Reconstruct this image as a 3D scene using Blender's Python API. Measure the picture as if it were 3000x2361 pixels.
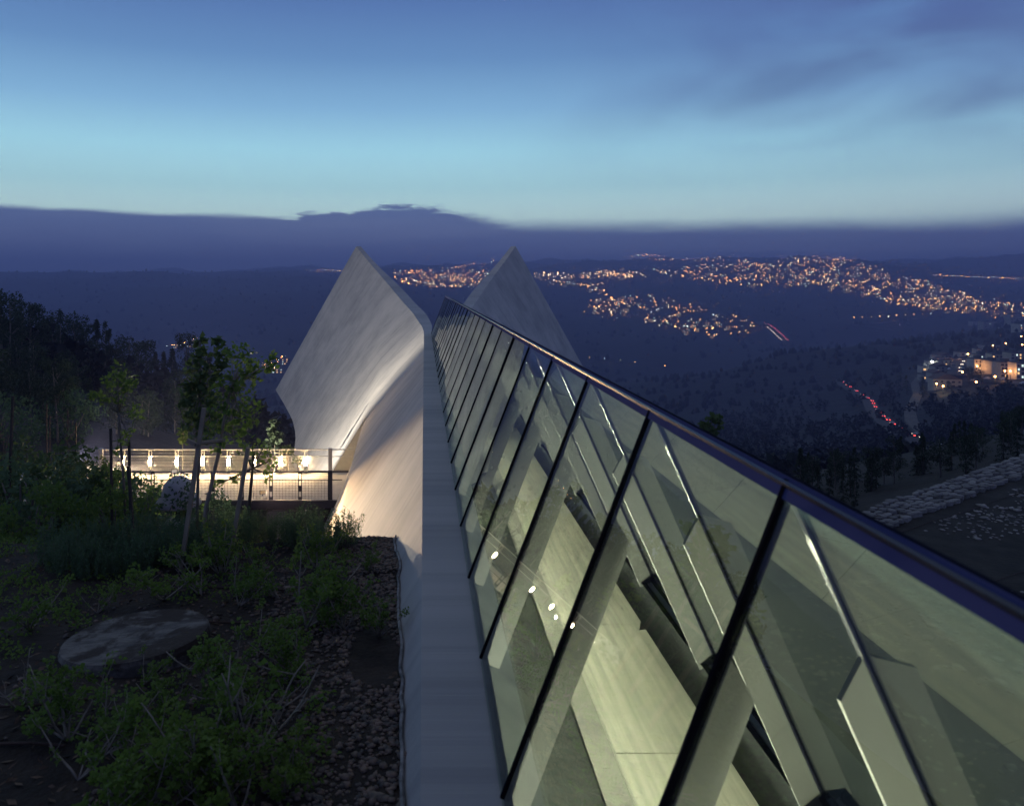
import bpy, math, random
import numpy as np
from mathutils import Vector, Matrix, noise as mnoise

random.seed(7)
rng = np.random.default_rng(7)
for o in list(bpy.data.objects):
    bpy.data.objects.remove(o)
scene = bpy.context.scene
COL = scene.collection
R = math.radians

# ------------------------------------------------------------------ camera
F = 2200.0; PU, PV = 1241.0, 832.0            # focal length and principal point of the shifted view camera
cd = bpy.data.cameras.new('camera')
cam = bpy.data.objects.new('camera', cd); COL.objects.link(cam)
cam.location = (0, 0, 0); cam.rotation_euler = (R(90), 0, 0)
cd.sensor_width = 36.0; cd.lens = F / 3000 * 36
cd.shift_x = (1500 - PU) / 3000; cd.shift_y = -(1180.5 - PV) / 3000
cd.clip_start = 0.05; cd.clip_end = 20000
cd.dof.use_dof = True; cd.dof.focus_distance = 45; cd.dof.aperture_fstop = 2.6
scene.camera = cam
scene.cycles.use_denoising = True
scene.cycles.max_bounces = 8; scene.cycles.transparent_max_bounces = 32
scene.cycles.diffuse_bounces = 3; scene.cycles.glossy_bounces = 4
scene.cycles.volume_bounces = 0; scene.cycles.sample_clamp_indirect = 3.0
scene.cycles.caustics_reflective = False; scene.cycles.caustics_refractive = False
scene.view_settings.view_transform = 'Standard'; scene.view_settings.look = 'None'
scene.view_settings.exposure = 0.0; scene.view_settings.gamma = 1.0
scene.view_settings.use_curve_mapping = False

# ------------------------------------------------------------------ sky
class NT:
    """small helper to write node trees"""
    def __init__(s, tree): s.t = tree; s.n = tree.nodes; s.l = tree.links; s.n.clear()
    def node(s, kind, **kw):
        nd = s.n.new(kind)
        for k, v in kw.items(): setattr(nd, k, v)
        return nd
    def put(s, sock, v):
        if hasattr(v, 'is_output'): s.l.new(v, sock)
        elif isinstance(v, (tuple, list)):
            sock.default_value = tuple(v) if len(v) == len(sock.default_value) else tuple(v) + (1.0,)
        else: sock.default_value = v
    def m(s, op, a, b=0.0, c=None):
        nd = s.node('ShaderNodeMath', operation=op)
        s.put(nd.inputs[0], a); s.put(nd.inputs[1], b)
        if c is not None: s.put(nd.inputs[2], c)
        return nd.outputs[0]
    def mr(s, v, a, b, c, d, smooth=True):
        nd = s.node('ShaderNodeMapRange', interpolation_type='SMOOTHSTEP' if smooth else 'LINEAR')
        for i, x in enumerate((v, a, b, c, d)): s.put(nd.inputs[i], x)
        return nd.outputs[0]
    def mix(s, f, a, b, mode='MIX'):
        nd = s.node('ShaderNodeMix', data_type='RGBA', blend_type=mode)
        s.put(nd.inputs['Factor'], f); s.put(nd.inputs[6], a); s.put(nd.inputs[7], b)
        return nd.outputs[2]
    def noise(s, vec, scale, detail=4, rough=0.55, dist=0.0):
        nd = s.node('ShaderNodeTexNoise')
        if vec is not None: s.l.new(vec, nd.inputs['Vector'])
        nd.inputs['Scale'].default_value = scale; nd.inputs['Detail'].default_value = detail
        nd.inputs['Roughness'].default_value = rough; nd.inputs['Distortion'].default_value = dist
        return nd.outputs[0]
    def ramp(s, f, pts, interp='LINEAR'):
        nd = s.node('ShaderNodeValToRGB'); e = nd.color_ramp.elements; nd.color_ramp.interpolation = interp
        while len(e) < len(pts): e.new(0.5)
        for el, (p, c) in zip(e, pts):
            el.position = p; el.color = tuple(c) + (1.0,)
        s.l.new(f, nd.inputs[0]); return nd.outputs[0]
    def scaled(s, vec, sc):
        nd = s.node('ShaderNodeMapping'); s.l.new(vec, nd.inputs[0]); nd.inputs['Scale'].default_value = sc
        return nd.outputs[0]

def srgb(r, g, b):
    f = lambda c: c / 12.92 if c <= 0.04045 else ((c + 0.055) / 1.055) ** 2.4
    return (f(r / 255), f(g / 255), f(b / 255))

world = bpy.data.worlds.new('World'); scene.world = world; world.use_nodes = True
w = NT(world.node_tree)
dirv = w.node('ShaderNodeTexCoord').outputs['Generated']
sx = w.node('ShaderNodeSeparateXYZ'); w.l.new(dirv, sx.inputs[0])
dx, dy, dz = sx.outputs
zc = w.m('MAXIMUM', dz, 0.0)
nish = w.node('ShaderNodeTexSky', sky_type='NISHITA')
nish.sun_disc = False; nish.sun_elevation = R(-4.5); nish.sun_rotation = R(-14); nish.altitude = 800
nish.ozone_density = 3.0; nish.dust_density = 1.0
grad = w.ramp(w.m('POWER', zc, 0.5), [                         # half values, doubled by the background strength
    (0.00, (0.38, 0.50, 0.50)), (0.29, (0.62, 0.86, 0.78)), (0.355, (0.37, 0.62, 0.63)), (0.415, (0.295, 0.555, 0.63)),
    (0.475, (0.17, 0.338, 0.49)), (0.535, (0.092, 0.192, 0.345)), (0.60, (0.054, 0.108, 0.25)),
    (0.70, (0.062, 0.104, 0.215)), (0.80, (0.122, 0.162, 0.212)), (1.0, (0.132, 0.160, 0.180))])
azi = w.m('ARCTAN2', dx, dy)                                   # 0 straight ahead, + to the right
# twilight: brightest over the sunset (ahead, a little left), darker and more violet behind
away = w.mr(w.m('ABSOLUTE', w.m('ADD', azi, 0.22)), 0.15, 2.6, 0.0, 1.0)
col = w.mix(away, grad, w.mix(1.0, grad, (0.42, 0.38, 0.62), 'MULTIPLY'))
col = w.mix(0.05, col, w.mix(1.0, nish.outputs[0], (1.0, 1.0, 1.6), 'MULTIPLY'))
H = lambda r, g, b, k=0.5: tuple(k * x for x in srgb(r, g, b))
# thin high cloud, upper right
cv = w.node('ShaderNodeCombineXYZ'); w.put(cv.inputs[0], azi); w.put(cv.inputs[1], w.m('MULTIPLY', dz, 3.2)); w.put(cv.inputs[2], 0.3)
hn = w.noise(cv.outputs[0], 3.2, 3, 0.5, 0.8)
side = w.mr(azi, 0.02, 0.62, 0.0, 1.0)
band = w.m('MULTIPLY', w.mr(dz, 0.10, 0.2, 0, 1), w.mr(dz, 0.30, 0.9, 1, 0.35))
hm = w.m('MULTIPLY', w.m('MULTIPLY', side, band), w.mr(hn, 0.30, 0.68, 0.22, 1.0))
col = w.mix(w.m('MULTIPLY', hm, 0.62), col, H(80, 90, 152))
# dark streak
g1 = w.m('POWER', w.m('DIVIDE', w.m('SUBTRACT', azi, 0.46), 0.15), 2.0)
g2 = w.m('POWER', w.m('DIVIDE', w.m('SUBTRACT', w.m('SUBTRACT', dz, 0.235), w.m('MULTIPLY', w.m('SUBTRACT', azi, 0.46), 0.17)), 0.022), 2.0)
gs = w.m('POWER', 2.718, w.m('MULTIPLY', w.m('ADD', g1, g2), -1.0))
col = w.mix(w.m('MULTIPLY', gs, w.mr(hn, 0.2, 0.7, 0.15, 0.6)), col, H(74, 88, 138))
# cloud bank over the horizon
ev = w.node('ShaderNodeCombineXYZ'); w.put(ev.inputs[0], w.m('MULTIPLY', azi, 1.0)); w.put(ev.inputs[1], w.m('MULTIPLY', dz, 5.0))
en = w.noise(ev.outputs[0], 7.0, 5, 0.5, 0.4)
fine_n = w.noise(ev.outputs[0], 26.0, 4, 0.6, 0.5)
bump = w.m('MULTIPLY', w.mr(azi, -0.172, -0.150, 0.0, 0.38), w.mr(azi, -0.03, 0.12, 1.0, 0.0))
bump = w.m('ADD', bump, w.m('MULTIPLY', w.mr(azi, -0.13, -0.02, 0, 0.52), w.mr(azi, 0.0, 0.13, 1, 0)))
bump = w.m('ADD', bump, w.m('MULTIPLY', w.m('MULTIPLY', w.mr(azi, -0.20, -0.16, 0, 1.5), w.mr(azi, 0.0, 0.16, 1, 0.2)), w.m('SUBTRACT', fine_n, 0.5)))
left = w.mr(azi, -0.62, -0.20, 0.013, 0.0)
top = w.m('ADD', w.m('ADD', w.mr(azi, -0.51, -0.17, 0.0905, 0.086), w.m('ADD', w.mr(azi, -0.02, 0.22, 0.0, -0.0115), w.mr(azi, 0.2, 0.675, 0.0, -0.008))), w.m('ADD', w.m('MULTIPLY', bump, 0.018), w.m('MULTIPLY', w.m('SUBTRACT', en, 0.5), 0.013)))
soft = w.mr(azi, -0.06, 0.16, 0.004, 0.013)
bank = w.mr(dz, w.m('SUBTRACT', top, soft), w.m('ADD', top, soft), 1.0, 0.0)
# paler gap in the bank to the right of the middle
gap = w.m('MULTIPLY', w.m('POWER', 2.718, w.m('MULTIPLY', w.m('ADD', w.m('POWER', w.m('DIVIDE', w.m('SUBTRACT', azi, 0.02), 0.14), 2.0),
      w.m('POWER', w.m('DIVIDE', w.m('SUBTRACT', dz, 0.068), 0.009), 2.0)), -1.0)), 0.5)
bcol = w.mix(w.mr(dz, 0.0, 0.09, 0, 1, False), H(99, 100, 142, .66), H(84, 101, 148, .74))
lay = w.node('ShaderNodeCombineXYZ'); w.put(lay.inputs[0], azi); w.put(lay.inputs[1], w.m('MULTIPLY', dz, 16.0)); w.put(lay.inputs[2], 2.0)
bcol = w.mix(w.mr(w.noise(lay.outputs[0], 3.0, 4, 0.55, 0.6), 0.45, 0.72, 0.0, 0.55), bcol, H(122, 132, 168, .66))
bcol = w.mix(w.mr(en, 0.3, 0.7, 0.0, 0.4), bcol, H(106, 122, 162, .62))
col = w.mix(w.m('MULTIPLY', bank, 0.95), col, bcol)
col = w.mix(w.mr(dz, -0.06, 0.0, 1.0, 0.0), col, (0.008, 0.010, 0.022))
bg = w.node('ShaderNodeBackground'); w.l.new(col, bg.inputs[0]); bg.inputs[1].default_value = 2.0
wo = w.node('ShaderNodeOutputWorld'); w.l.new(bg.outputs[0], wo.inputs[0])

# ------------------------------------------------------------------ helpers
def P(u, v, Y): return Vector(((u - PU) / F * Y, Y, -(v - PV) / F * Y))

def mesh(name, verts, faces, mt, parent=None, smooth=False, uv=None, loc=None):
    me = bpy.data.meshes.new(name)
    me.from_pydata([tuple(v) for v in verts], [], [tuple(f) for f in faces]); me.validate(); me.update()
    if uv is not None:
        lay = me.uv_layers.new(name='UVMap'); li = np.zeros(len(me.loops), dtype=np.int32)
        me.loops.foreach_get('vertex_index', li)
        lay.data.foreach_set('uv', np.asarray(uv, dtype=np.float32)[li].ravel())
    if smooth: me.polygons.foreach_set('use_smooth', [True] * len(me.polygons))
    for m_ in (mt if isinstance(mt, (list, tuple)) else [mt]): me.materials.append(m_)
    return link(name, me, parent, loc)

def npmesh(name, V, Q, mats, mi=None):
    """fast mesh data from numpy: V (n,3), Q (m,k)"""
    me = bpy.data.meshes.new(name); V = np.asarray(V, np.float32); Q = np.asarray(Q, np.int32); k = Q.shape[1]
    me.vertices.add(len(V)); me.vertices.foreach_set('co', V.ravel())
    me.loops.add(Q.size); me.loops.foreach_set('vertex_index', Q.ravel())
    me.polygons.add(len(Q)); me.polygons.foreach_set('loop_start', np.arange(0, Q.size, k, dtype=np.int32))
    if mi is not None: me.polygons.foreach_set('material_index', np.asarray(mi, np.int32))
    for m_ in mats: me.materials.append(m_)
    me.update(calc_edges=True); return me

def link(name, data, parent=None, loc=None, rz=None, sc=None):
    o = bpy.data.objects.new(name, data); COL.objects.link(o)
    if parent is not None: o.parent = parent
    if loc is not None: o.location = loc
    if rz is not None: o.rotation_euler = (0, 0, rz)
    if sc is not None: o.scale = (sc, sc, sc) if not isinstance(sc, (tuple, list)) else sc
    return o

def tag(o, label=None, cat=None, group=None, kind=None):
    if label: o['label'] = label
    if cat: o['category'] = cat
    if group: o['group'] = group
    if kind: o['kind'] = kind
    return o

def empty(name, loc=(0, 0, 0), rz=0): 
    o = link(name, None, None, loc, rz); o.empty_display_size = 0.2; return o

def copy_tree(o, parent=None):
    c = o.copy(); COL.objects.link(c); c.parent = parent
    for ch in list(o.children): copy_tree(ch, c)
    return c

class MB:
    """collects simple shapes into one mesh"""
    def __init__(s): s.v = []; s.f = []
    def add(s, v, f):
        k = len(s.v); s.v += [tuple(x) for x in v]; s.f += [tuple(i + k for i in q) for q in f]; return s
    def box(s, x0, x1, y0, y1, z0, z1):
        return s.add([(x0,y0,z0),(x1,y0,z0),(x1,y1,z0),(x0,y1,z0),(x0,y0,z1),(x1,y0,z1),(x1,y1,z1),(x0,y1,z1)],
                     [(0,3,2,1),(4,5,6,7),(0,1,5,4),(1,2,6,5),(2,3,7,6),(3,0,4,7)])
    def bar(s, a, b, wx, wz=None, up=(0, 0, 1)):
        a = Vector(a); b = Vector(b); wz = wz or wx; d = (b - a).normalized()
        x = d.cross(Vector(up)); x = x.normalized() if x.length > 1e-4 else Vector((1, 0, 0)); z = x.cross(d)
        vs = [p + x * (i * wx / 2) + z * (j * wz / 2) for p in (a, b) for i, j in ((-1,-1),(1,-1),(1,1),(-1,1))]
        return s.add(vs, [(0,3,2,1),(4,5,6,7),(0,1,5,4),(1,2,6,5),(2,3,7,6),(3,0,4,7)])
    def tube(s, pts, rad, n=6):
        pts = [Vector(p) for p in pts]; k = len(pts); vs = []; fs = []
        rad = rad if isinstance(rad, (list, tuple)) else [rad] * k
        for i, p in enumerate(pts):
            d = (pts[min(i + 1, k - 1)] - pts[max(i - 1, 0)]).normalized()
            x = d.cross(Vector((0.31, 0.95, 0.05))).normalized(); y = d.cross(x)
            vs += [p + (x * math.cos(t) + y * math.sin(t)) * rad[i] for t in [2 * math.pi * j / n for j in range(n)]]
        for i in range(k - 1):
            for j in range(n): a = i * n + j; b = i * n + (j + 1) % n; fs.append((a, b, b + n, a + n))
        fs.append(tuple(reversed(range(n)))); fs.append(tuple(range((k - 1) * n, k * n)))
        return s.add(vs, fs)
    def lathe(s, prof, c=(0, 0, 0), n=16):
        vs = []; fs = []; k = len(prof)
        for r, z in prof:
            vs += [(c[0] + r * math.cos(2*math.pi*j/n), c[1] + r * math.sin(2*math.pi*j/n), c[2] + z) for j in range(n)]
        for i in range(k - 1):
            for j in range(n): a = i*n+j; b = i*n+(j+1) % n; fs.append((a, b, b+n, a+n))
        fs.append(tuple(reversed(range(n)))); fs.append(tuple(range((k-1)*n, k*n)))
        return s.add(vs, fs)
    def build(s, name, mt, parent=None, smooth=False, loc=None): return mesh(name, s.v, s.f, mt, parent, smooth, None, loc)

# ------------------------------------------------------------------ materials
def newmat(name):
    m_ = bpy.data.materials.new(name); m_.use_nodes = True; return m_, NT(m_.node_tree)

def finish(t, color, rough=0.8, bump=None, bstr=0.2, bdist=0.02, metal=0.0, spec=0.3):
    b = t.node('ShaderNodeBsdfPrincipled')
    t.put(b.inputs['Base Color'], color); t.put(b.inputs['Roughness'], rough); t.put(b.inputs['Metallic'], metal)
    b.inputs['Specular IOR Level'].default_value = spec
    if bump is not None:
        bn = t.node('ShaderNodeBump'); t.put(bn.inputs['Height'], bump); bn.inputs['Strength'].default_value = bstr
        bn.inputs['Distance'].default_value = bdist; t.l.new(bn.outputs[0], b.inputs['Normal'])
    o = t.node('ShaderNodeOutputMaterial'); t.l.new(b.outputs[0], o.inputs[0]); return b

def mottled(name, c1, c2, scale=3.0, rough=0.8, bstr=0.2, bdist=0.02, metal=0.0, detail=5, spec=0.3, rnd=0.0):
    m_, t = newmat(name); co = t.node('ShaderNodeTexCoord').outputs['Object']
    n = t.noise(co, scale, detail, 0.6); n2 = t.noise(co, scale * 9, 3, 0.6)
    c = t.mix(t.mr(n, 0.3, 0.7, 0, 1), c1, c2)
    if rnd:
        oi = t.node('ShaderNodeObjectInfo').outputs['Random']
        c = t.mix(1.0, c, t.ramp(oi, [(0, (1 - rnd,) * 3), (1, (1 + rnd,) * 3)]), 'MULTIPLY')
    finish(t, c, rough, t.m('ADD', n, t.m('MULTIPLY', n2, 0.4)), bstr, bdist, metal, spec); return m_

def emit(name, color, strength, sample=True):
    m_, t = newmat(name); e = t.node('ShaderNodeEmission'); t.put(e.inputs[0], color); e.inputs[1].default_value = strength
    o = t.node('ShaderNodeOutputMaterial'); t.l.new(e.outputs[0], o.inputs[0])
    if not sample: m_.cycles.emission_sampling = 'NONE'
    return m_

def concrete(name, base, dark, streak=1.0):
    m_, t = newmat(name); uv = t.node('ShaderNodeTexCoord').outputs['UV']
    st = t.noise(t.scaled(uv, (1.6, 0.07, 1)), 1.5, 6, 0.62, 0.3)       # rain streaks run down the slope
    st2 = t.noise(t.scaled(uv, (7.0, 0.22, 1)), 1.4, 4, 0.6)
    bl = t.noise(t.scaled(uv, (0.16, 0.16, 1)), 2.0, 5, 0.65)
    fine = t.noise(t.scaled(uv, (9, 9, 1)), 3.0, 4, 0.7)
    f = t.m('ADD', t.m('MULTIPLY', t.mr(st, 0.42, 0.75, 0, 1), 0.42 * streak), t.m('MULTIPLY', t.mr(st2, 0.52, 0.78, 0, 1), 0.20 * streak))
    f = t.m('ADD', f, t.m('MULTIPLY', t.mr(bl, 0.35, 0.70, 0, 1), 0.55))
    c = t.mix(t.m('MINIMUM', f, 1.0), base, dark)
    c = t.mix(t.mr(fine, 0.62, 0.72, 0, 0.25), c, (0.20, 0.19, 0.17))
    h = t.m('ADD', t.m('MULTIPLY', st2, 0.7), t.m('MULTIPLY', fine, 0.35))
    finish(t, c, 0.8, h, 0.45, 0.03); return m_

def leafmat(name, c1, c2, c3, scale=1.5, trans=0.25):
    m_, t = newmat(name); co = t.node('ShaderNodeTexCoord').outputs['Object']
    oi = t.node('ShaderNodeObjectInfo').outputs['Random']
    n = t.noise(co, scale, 3, 0.6)
    c = t.mix(t.mr(n, 0.32, 0.68, 0, 1), c1, c2)
    c = t.mix(t.m('MULTIPLY', oi, 0.55), c, c3)
    d = t.node('ShaderNodeBsdfPrincipled'); t.l.new(c, d.inputs['Base Color']); d.inputs['Roughness'].default_value = 0.6
    d.inputs['Specular IOR Level'].default_value = 0.2
    tr = t.node('ShaderNodeBsdfTranslucent'); t.l.new(c, tr.inputs[0])
    mx = t.node('ShaderNodeMixShader'); mx.inputs[0].default_value = trans
    t.l.new(d.outputs[0], mx.inputs[1]); t.l.new(tr.outputs[0], mx.inputs[2])
    o = t.node('ShaderNodeOutputMaterial'); t.l.new(mx.outputs[0], o.inputs[0]); return m_

def glassmat(name, tint, f0):
    m_, t = newmat(name)
    g = t.node('ShaderNodeNewGeometry')
    dt = t.node('ShaderNodeVectorMath', operation='DOT_PRODUCT'); t.l.new(g.outputs['Incoming'], dt.inputs[0]); t.l.new(g.outputs['Normal'], dt.inputs[1])
    cs = t.m('ABSOLUTE', dt.outputs['Value'])
    fr = t.m('MULTIPLY_ADD', t.m('POWER', t.m('SUBTRACT', 1.0, cs), 5.0), 1 - f0, f0)
    tr = t.node('ShaderNodeBsdfTransparent'); t.put(tr.inputs[0], tint)
    gl = t.node('ShaderNodeBsdfGlossy'); gl.inputs['Roughness'].default_value = 0.0; t.put(gl.inputs[0], (0.84, 0.88, 0.86))
    mx = t.node('ShaderNodeMixShader'); t.l.new(fr, mx.inputs[0]); t.l.new(tr.outputs[0], mx.inputs[1]); t.l.new(gl.outputs[0], mx.inputs[2])
    o = t.node('ShaderNodeOutputMaterial'); t.l.new(mx.outputs[0], o.inputs[0]); return m_

M = {}
M['concrete'] = concrete('cast_concrete', (0.47, 0.455, 0.42), (0.25, 0.25, 0.245))
def copemat():
    m_, t = newmat('coping_concrete'); co = t.node('ShaderNodeTexCoord').outputs['Object']
    a = t.noise(co, 0.8, 9, 0.6, .5); b = t.noise(co, 5.0, 6, 0.65); f = t.noise(co, 60, 3, .6); g = t.noise(t.scaled(co, (2.2, 1.0, 1)), 2.1, 5, .7, 1.2)
    c = t.mix(t.mr(a, 0.32, 0.68, 0, 1), (0.50, 0.475, 0.43), (0.30, 0.295, 0.285)); c = t.mix(t.mr(b, .5, .75, 0, .35), c, (.22, .22, .22))
    c = t.mix(t.mr(g, .66, .72, 0, .6), c, (.17, .145, .10)); c = t.mix(t.mr(f, .66, .72, 0, .5), c, (.15, .145, .14))
    finish(t, c, .8, t.m('ADD', t.m('MULTIPLY', b, .6), t.m('MULTIPLY', f, .25)), .25, .008); return m_
M['coping'] = copemat()
M['jamb'] = mottled('portal_concrete', (0.40, 0.40, 0.34), (0.32, 0.32, 0.28), 1.5, 0.8)
def floormat():
    m_, t = newmat('polished_floor'); co = t.node('ShaderNodeTexCoord').outputs['Object']
    a = t.noise(t.scaled(co, (5.0, 0.16, 1)), 1.2, 6, 0.6); b = t.noise(co, 0.5, 4, 0.6); c_ = t.noise(t.scaled(co, (1.2, 0.5, 1)), 3.0, 3, 0.6)
    c = t.mix(t.mr(a, 0.35, 0.68, 0, 1), (0.62, 0.61, 0.52), (0.42, 0.43, 0.37)); c = t.mix(t.mr(b, 0.35, 0.7, 0, .5), c, (0.40, 0.41, 0.36)); c = t.mix(t.mr(c_, 0.68, 0.74, 0, .5), c, (0.22, 0.22, 0.19))
    finish(t, c, 0.45, a, 0.05, 0.01); return m_
M['floor'] = floormat()
M['in_wall'] = mottled('interior_concrete', (0.27, 0.275, 0.245), (0.22, 0.225, 0.21), 0.8, 0.8)
M['near_black'] = mottled('near_black_matte', (0.013, 0.015, 0.015), (0.009, 0.010, 0.011), 1.0, 1.0, spec=0.0)
M['glass'] = glassmat('grey_green_glass', (0.80, 0.845, 0.80), 0.045); M['coated'] = glassmat('coated_grey_glass', (0.70, 0.75, 0.73), 0.23)
M['frit'] = mottled('black_glass_border', (0.012, 0.014, 0.03), (0.010, 0.012, 0.022), 2.0, 0.25, 0.0, spec=0.4)
M['silicone'] = mottled('black_silicone', (0.005, 0.005, 0.008), (0.008, 0.008, 0.011), 8, 1.0, 0.0, spec=0.0)
M['steel'] = mottled('painted_steel', (0.115, 0.122, 0.117), (0.095, 0.10, 0.097), 2.0, 0.45, 0.02)
M['cap'] = mottled('ridge_metal', (0.012, 0.014, 0.024), (0.010, 0.012, 0.018), 4, 1.0, 0.0, spec=0.0)
M['dark_steel'] = mottled('dark_bridge_steel', (0.06, 0.06, 0.055), (0.04, 0.04, 0.04), 3, 0.5, 0.1)
M['pale_steel'] = mottled('galvanised_steel', (0.50, 0.49, 0.44), (0.40, 0.40, 0.37), 5, 0.45, 0.05, metal=0.2)
M['deck'] = mottled('bridge_deck_concrete', (0.50, 0.48, 0.42), (0.42, 0.40, 0.36), 1.5, 0.8)
M['soil'] = mottled('dark_soil', (0.050, 0.037, 0.026), (0.018, 0.015, 0.011), 2.2, 0.95, 0.8, 0.08, detail=8)
M['field'] = mottled('stony_soil', (0.038, 0.035, 0.026), (0.018, 0.018, 0.013), 1.4, 0.95, 0.8, 0.08, detail=8)
M['hill'] = mottled('wooded_hillside', (0.009, 0.012, 0.010), (0.016, 0.017, 0.015), 0.012, 0.95, 1.0, 6.0, detail=10)
M['pebble'] = mottled('river_pebbles', (0.24, 0.165, 0.115), (0.06, 0.06, 0.053), 15.0, 0.8, 0.1)
M['litter'] = mottled('dry_litter', (0.17, 0.115, 0.07), (0.06, 0.042, 0.028), 11.0, 0.9, 0.0)
M['rubble'] = mottled('limestone_rubble', (0.42, 0.39, 0.33), (0.16, 0.15, 0.13), 1.5, 0.9, 0.1)
M['limestone'] = mottled('wall_limestone', (0.28, 0.27, 0.24), (0.14, 0.135, 0.12), 1.8, 0.9, 0.8, 0.08, rnd=0.35)
M['well'] = mottled('weathered_concrete_lid', (0.21, 0.19, 0.155), (0.05, 0.04, 0.03), 3.0, 0.9, 0.9, 0.04, detail=10)
def lidmat():
    m_, t = newmat('weathered_concrete_lid'); co = t.node('ShaderNodeTexCoord').outputs['Object']
    a = t.noise(co, 2.3, 7, 0.65, .4); b = t.noise(t.scaled(co, (1, 3.5, 1)), 3.5, 6, 0.65); f = t.noise(co, 26, 4, .6)
    c = t.mix(t.mr(b, 0.4, 0.62, 0, .75), (0.185, 0.17, 0.14), (0.06, 0.054, 0.05)); c = t.mix(t.mr(a, 0.46, 0.56, 0, .95), c, (0.040, 0.028, 0.020)); c = t.mix(t.mr(f, .55, .7, 0, .4), c, (.03, .025, .02))
    finish(t, c, .9, t.m('ADD', a, t.m('MULTIPLY', f, .5)), .8, .03); return m_
M['well'] = lidmat()
M['bark'] = mottled('grey_bark', (0.20, 0.18, 0.15), (0.12, 0.105, 0.085), 8, 0.9, 0.5, 0.02)
M['pale_bark'] = mottled('pale_bark', (0.34, 0.29, 0.22), (0.22, 0.185, 0.14), 8, 0.9, 0.4, 0.01)
M['stake'] = mottled('raw_timber', (0.33, 0.27, 0.19), (0.25, 0.20, 0.14), 6, 0.85, 0.3, 0.01)
M['dark_stake'] = mottled('dark_timber', (0.07, 0.055, 0.045), (0.045, 0.038, 0.032), 6, 0.85, 0.3, 0.01)
M['hood'] = mottled('pale_stone_hood', (0.50, 0.48, 0.46), (0.42, 0.40, 0.39), 4, 0.8, 0.2, 0.01)
M['pipe'] = mottled('brown_drip_pipe', (0.06, 0.035, 0.025), (0.05, 0.03, 0.02), 5, 0.6)
M['membrane'] = mottled('crumpled_membrane', (0.30, 0.28, 0.26), (0.05, 0.05, 0.05), 6, 0.6, 0.6, 0.03)
M['leaf'] = leafmat('shrub_leaf', (0.135, 0.220, 0.034), (0.205, 0.285, 0.052), (0.11, 0.20, 0.04), 3.0, 0.5)
M['rosemary'] = leafmat('rosemary_leaf', (0.085, 0.140, 0.068), (0.135, 0.200, 0.100), (0.08, 0.15, 0.06), 2.0, 0.35)
M['maple'] = leafmat('sapling_leaf', (0.095, 0.170, 0.034), (0.150, 0.220, 0.050), (0.11, 0.18, 0.035), 2.2, 0.5)
M['pine'] = leafmat('pine_needles', (0.026, 0.046, 0.022), (0.048, 0.072, 0.032), (0.03, 0.045, 0.028), 0.6, 0.1)
M['cedar'] = leafmat('cedar_needles', (0.06, 0.11, 0.036), (0.10, 0.145, 0.045), (0.07, 0.11, 0.04), 1.2, 0.3)
M['forest'] = leafmat('far_forest_leaf', (0.006, 0.009, 0.008), (0.012, 0.016, 0.012), (0.008, 0.011, 0.009), 0.05, 0.05)
M['asphalt'] = mottled('asphalt', (0.075, 0.07, 0.065), (0.05, 0.05, 0.048), 0.3, 0.9, 0.2)
M['track'] = mottled('dirt_track', (0.13, 0.12, 0.10), (0.09, 0.085, 0.07), 0.2, 0.95, 0.2)
M['stucco'] = mottled('jerusalem_stone', (0.50, 0.44, 0.36), (0.40, 0.35, 0.29), 0.3, 0.9, 0.1, rnd=0.18)
M['town_wall'] = mottled('far_town_stone', (0.20, 0.17, 0.14), (0.14, 0.12, 0.10), 0.3, 0.9, 0.1, rnd=0.2)
M['roof'] = mottled('roof_tiles', (0.13, 0.085, 0.07), (0.09, 0.07, 0.06), 0.8, 0.9)
M['flatroof'] = mottled('flat_roof', (0.10, 0.10, 0.10), (0.07, 0.07, 0.07), 0.8, 0.9)
M['window'] = mottled('dark_window', (0.02, 0.022, 0.03), (0.03, 0.03, 0.04), 1, 0.2, 0.0, spec=0.5)
M['car'] = mottled('car_paint', (0.35, 0.36, 0.38), (0.32, 0.33, 0.35), 0.5, 0.35, 0.0, rnd=0.5)
M['tyre'] = mottled('tyre', (0.015, 0.015, 0.015), (0.02, 0.02, 0.02), 4, 0.8)
SOD = (1.0, 0.38, 0.10); WARM = (1.0, 0.72, 0.40); COOL = (0.75, 1.0, 0.88)
M['bulb'] = emit('bridge_bulb_glow', (1.0, 0.68, 0.36), 1150.0)
M['tube'] = emit('fluorescent_tube', (1.0, 0.95, 0.72), 900.0)
M['sodium'] = emit('sodium_lamp', SOD, 46.0, False); M['warm'] = emit('warm_lamp', WARM, 34.0, False); M['cool'] = emit('cool_lamp', COOL, 18.0, False)
M['sodium_near'] = emit('sodium_lamp_near', SOD, 40.0, False); M['cool_near'] = emit('white_lamp_near', (0.9, 1.0, 0.95), 60.0, False)
M['lit'] = emit('lit_window', (1.0, 0.58, 0.24), 1.5, False); M['lit_cool'] = emit('lit_window_cool', (0.75, 0.95, 0.9), 1.4, False)
M['tail'] = emit('tail_light', (1.0, 0.06, 0.05), 5.0, False); M['head'] = emit('head_light', (1.0, 0.85, 0.65), 7.0, False)

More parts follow.
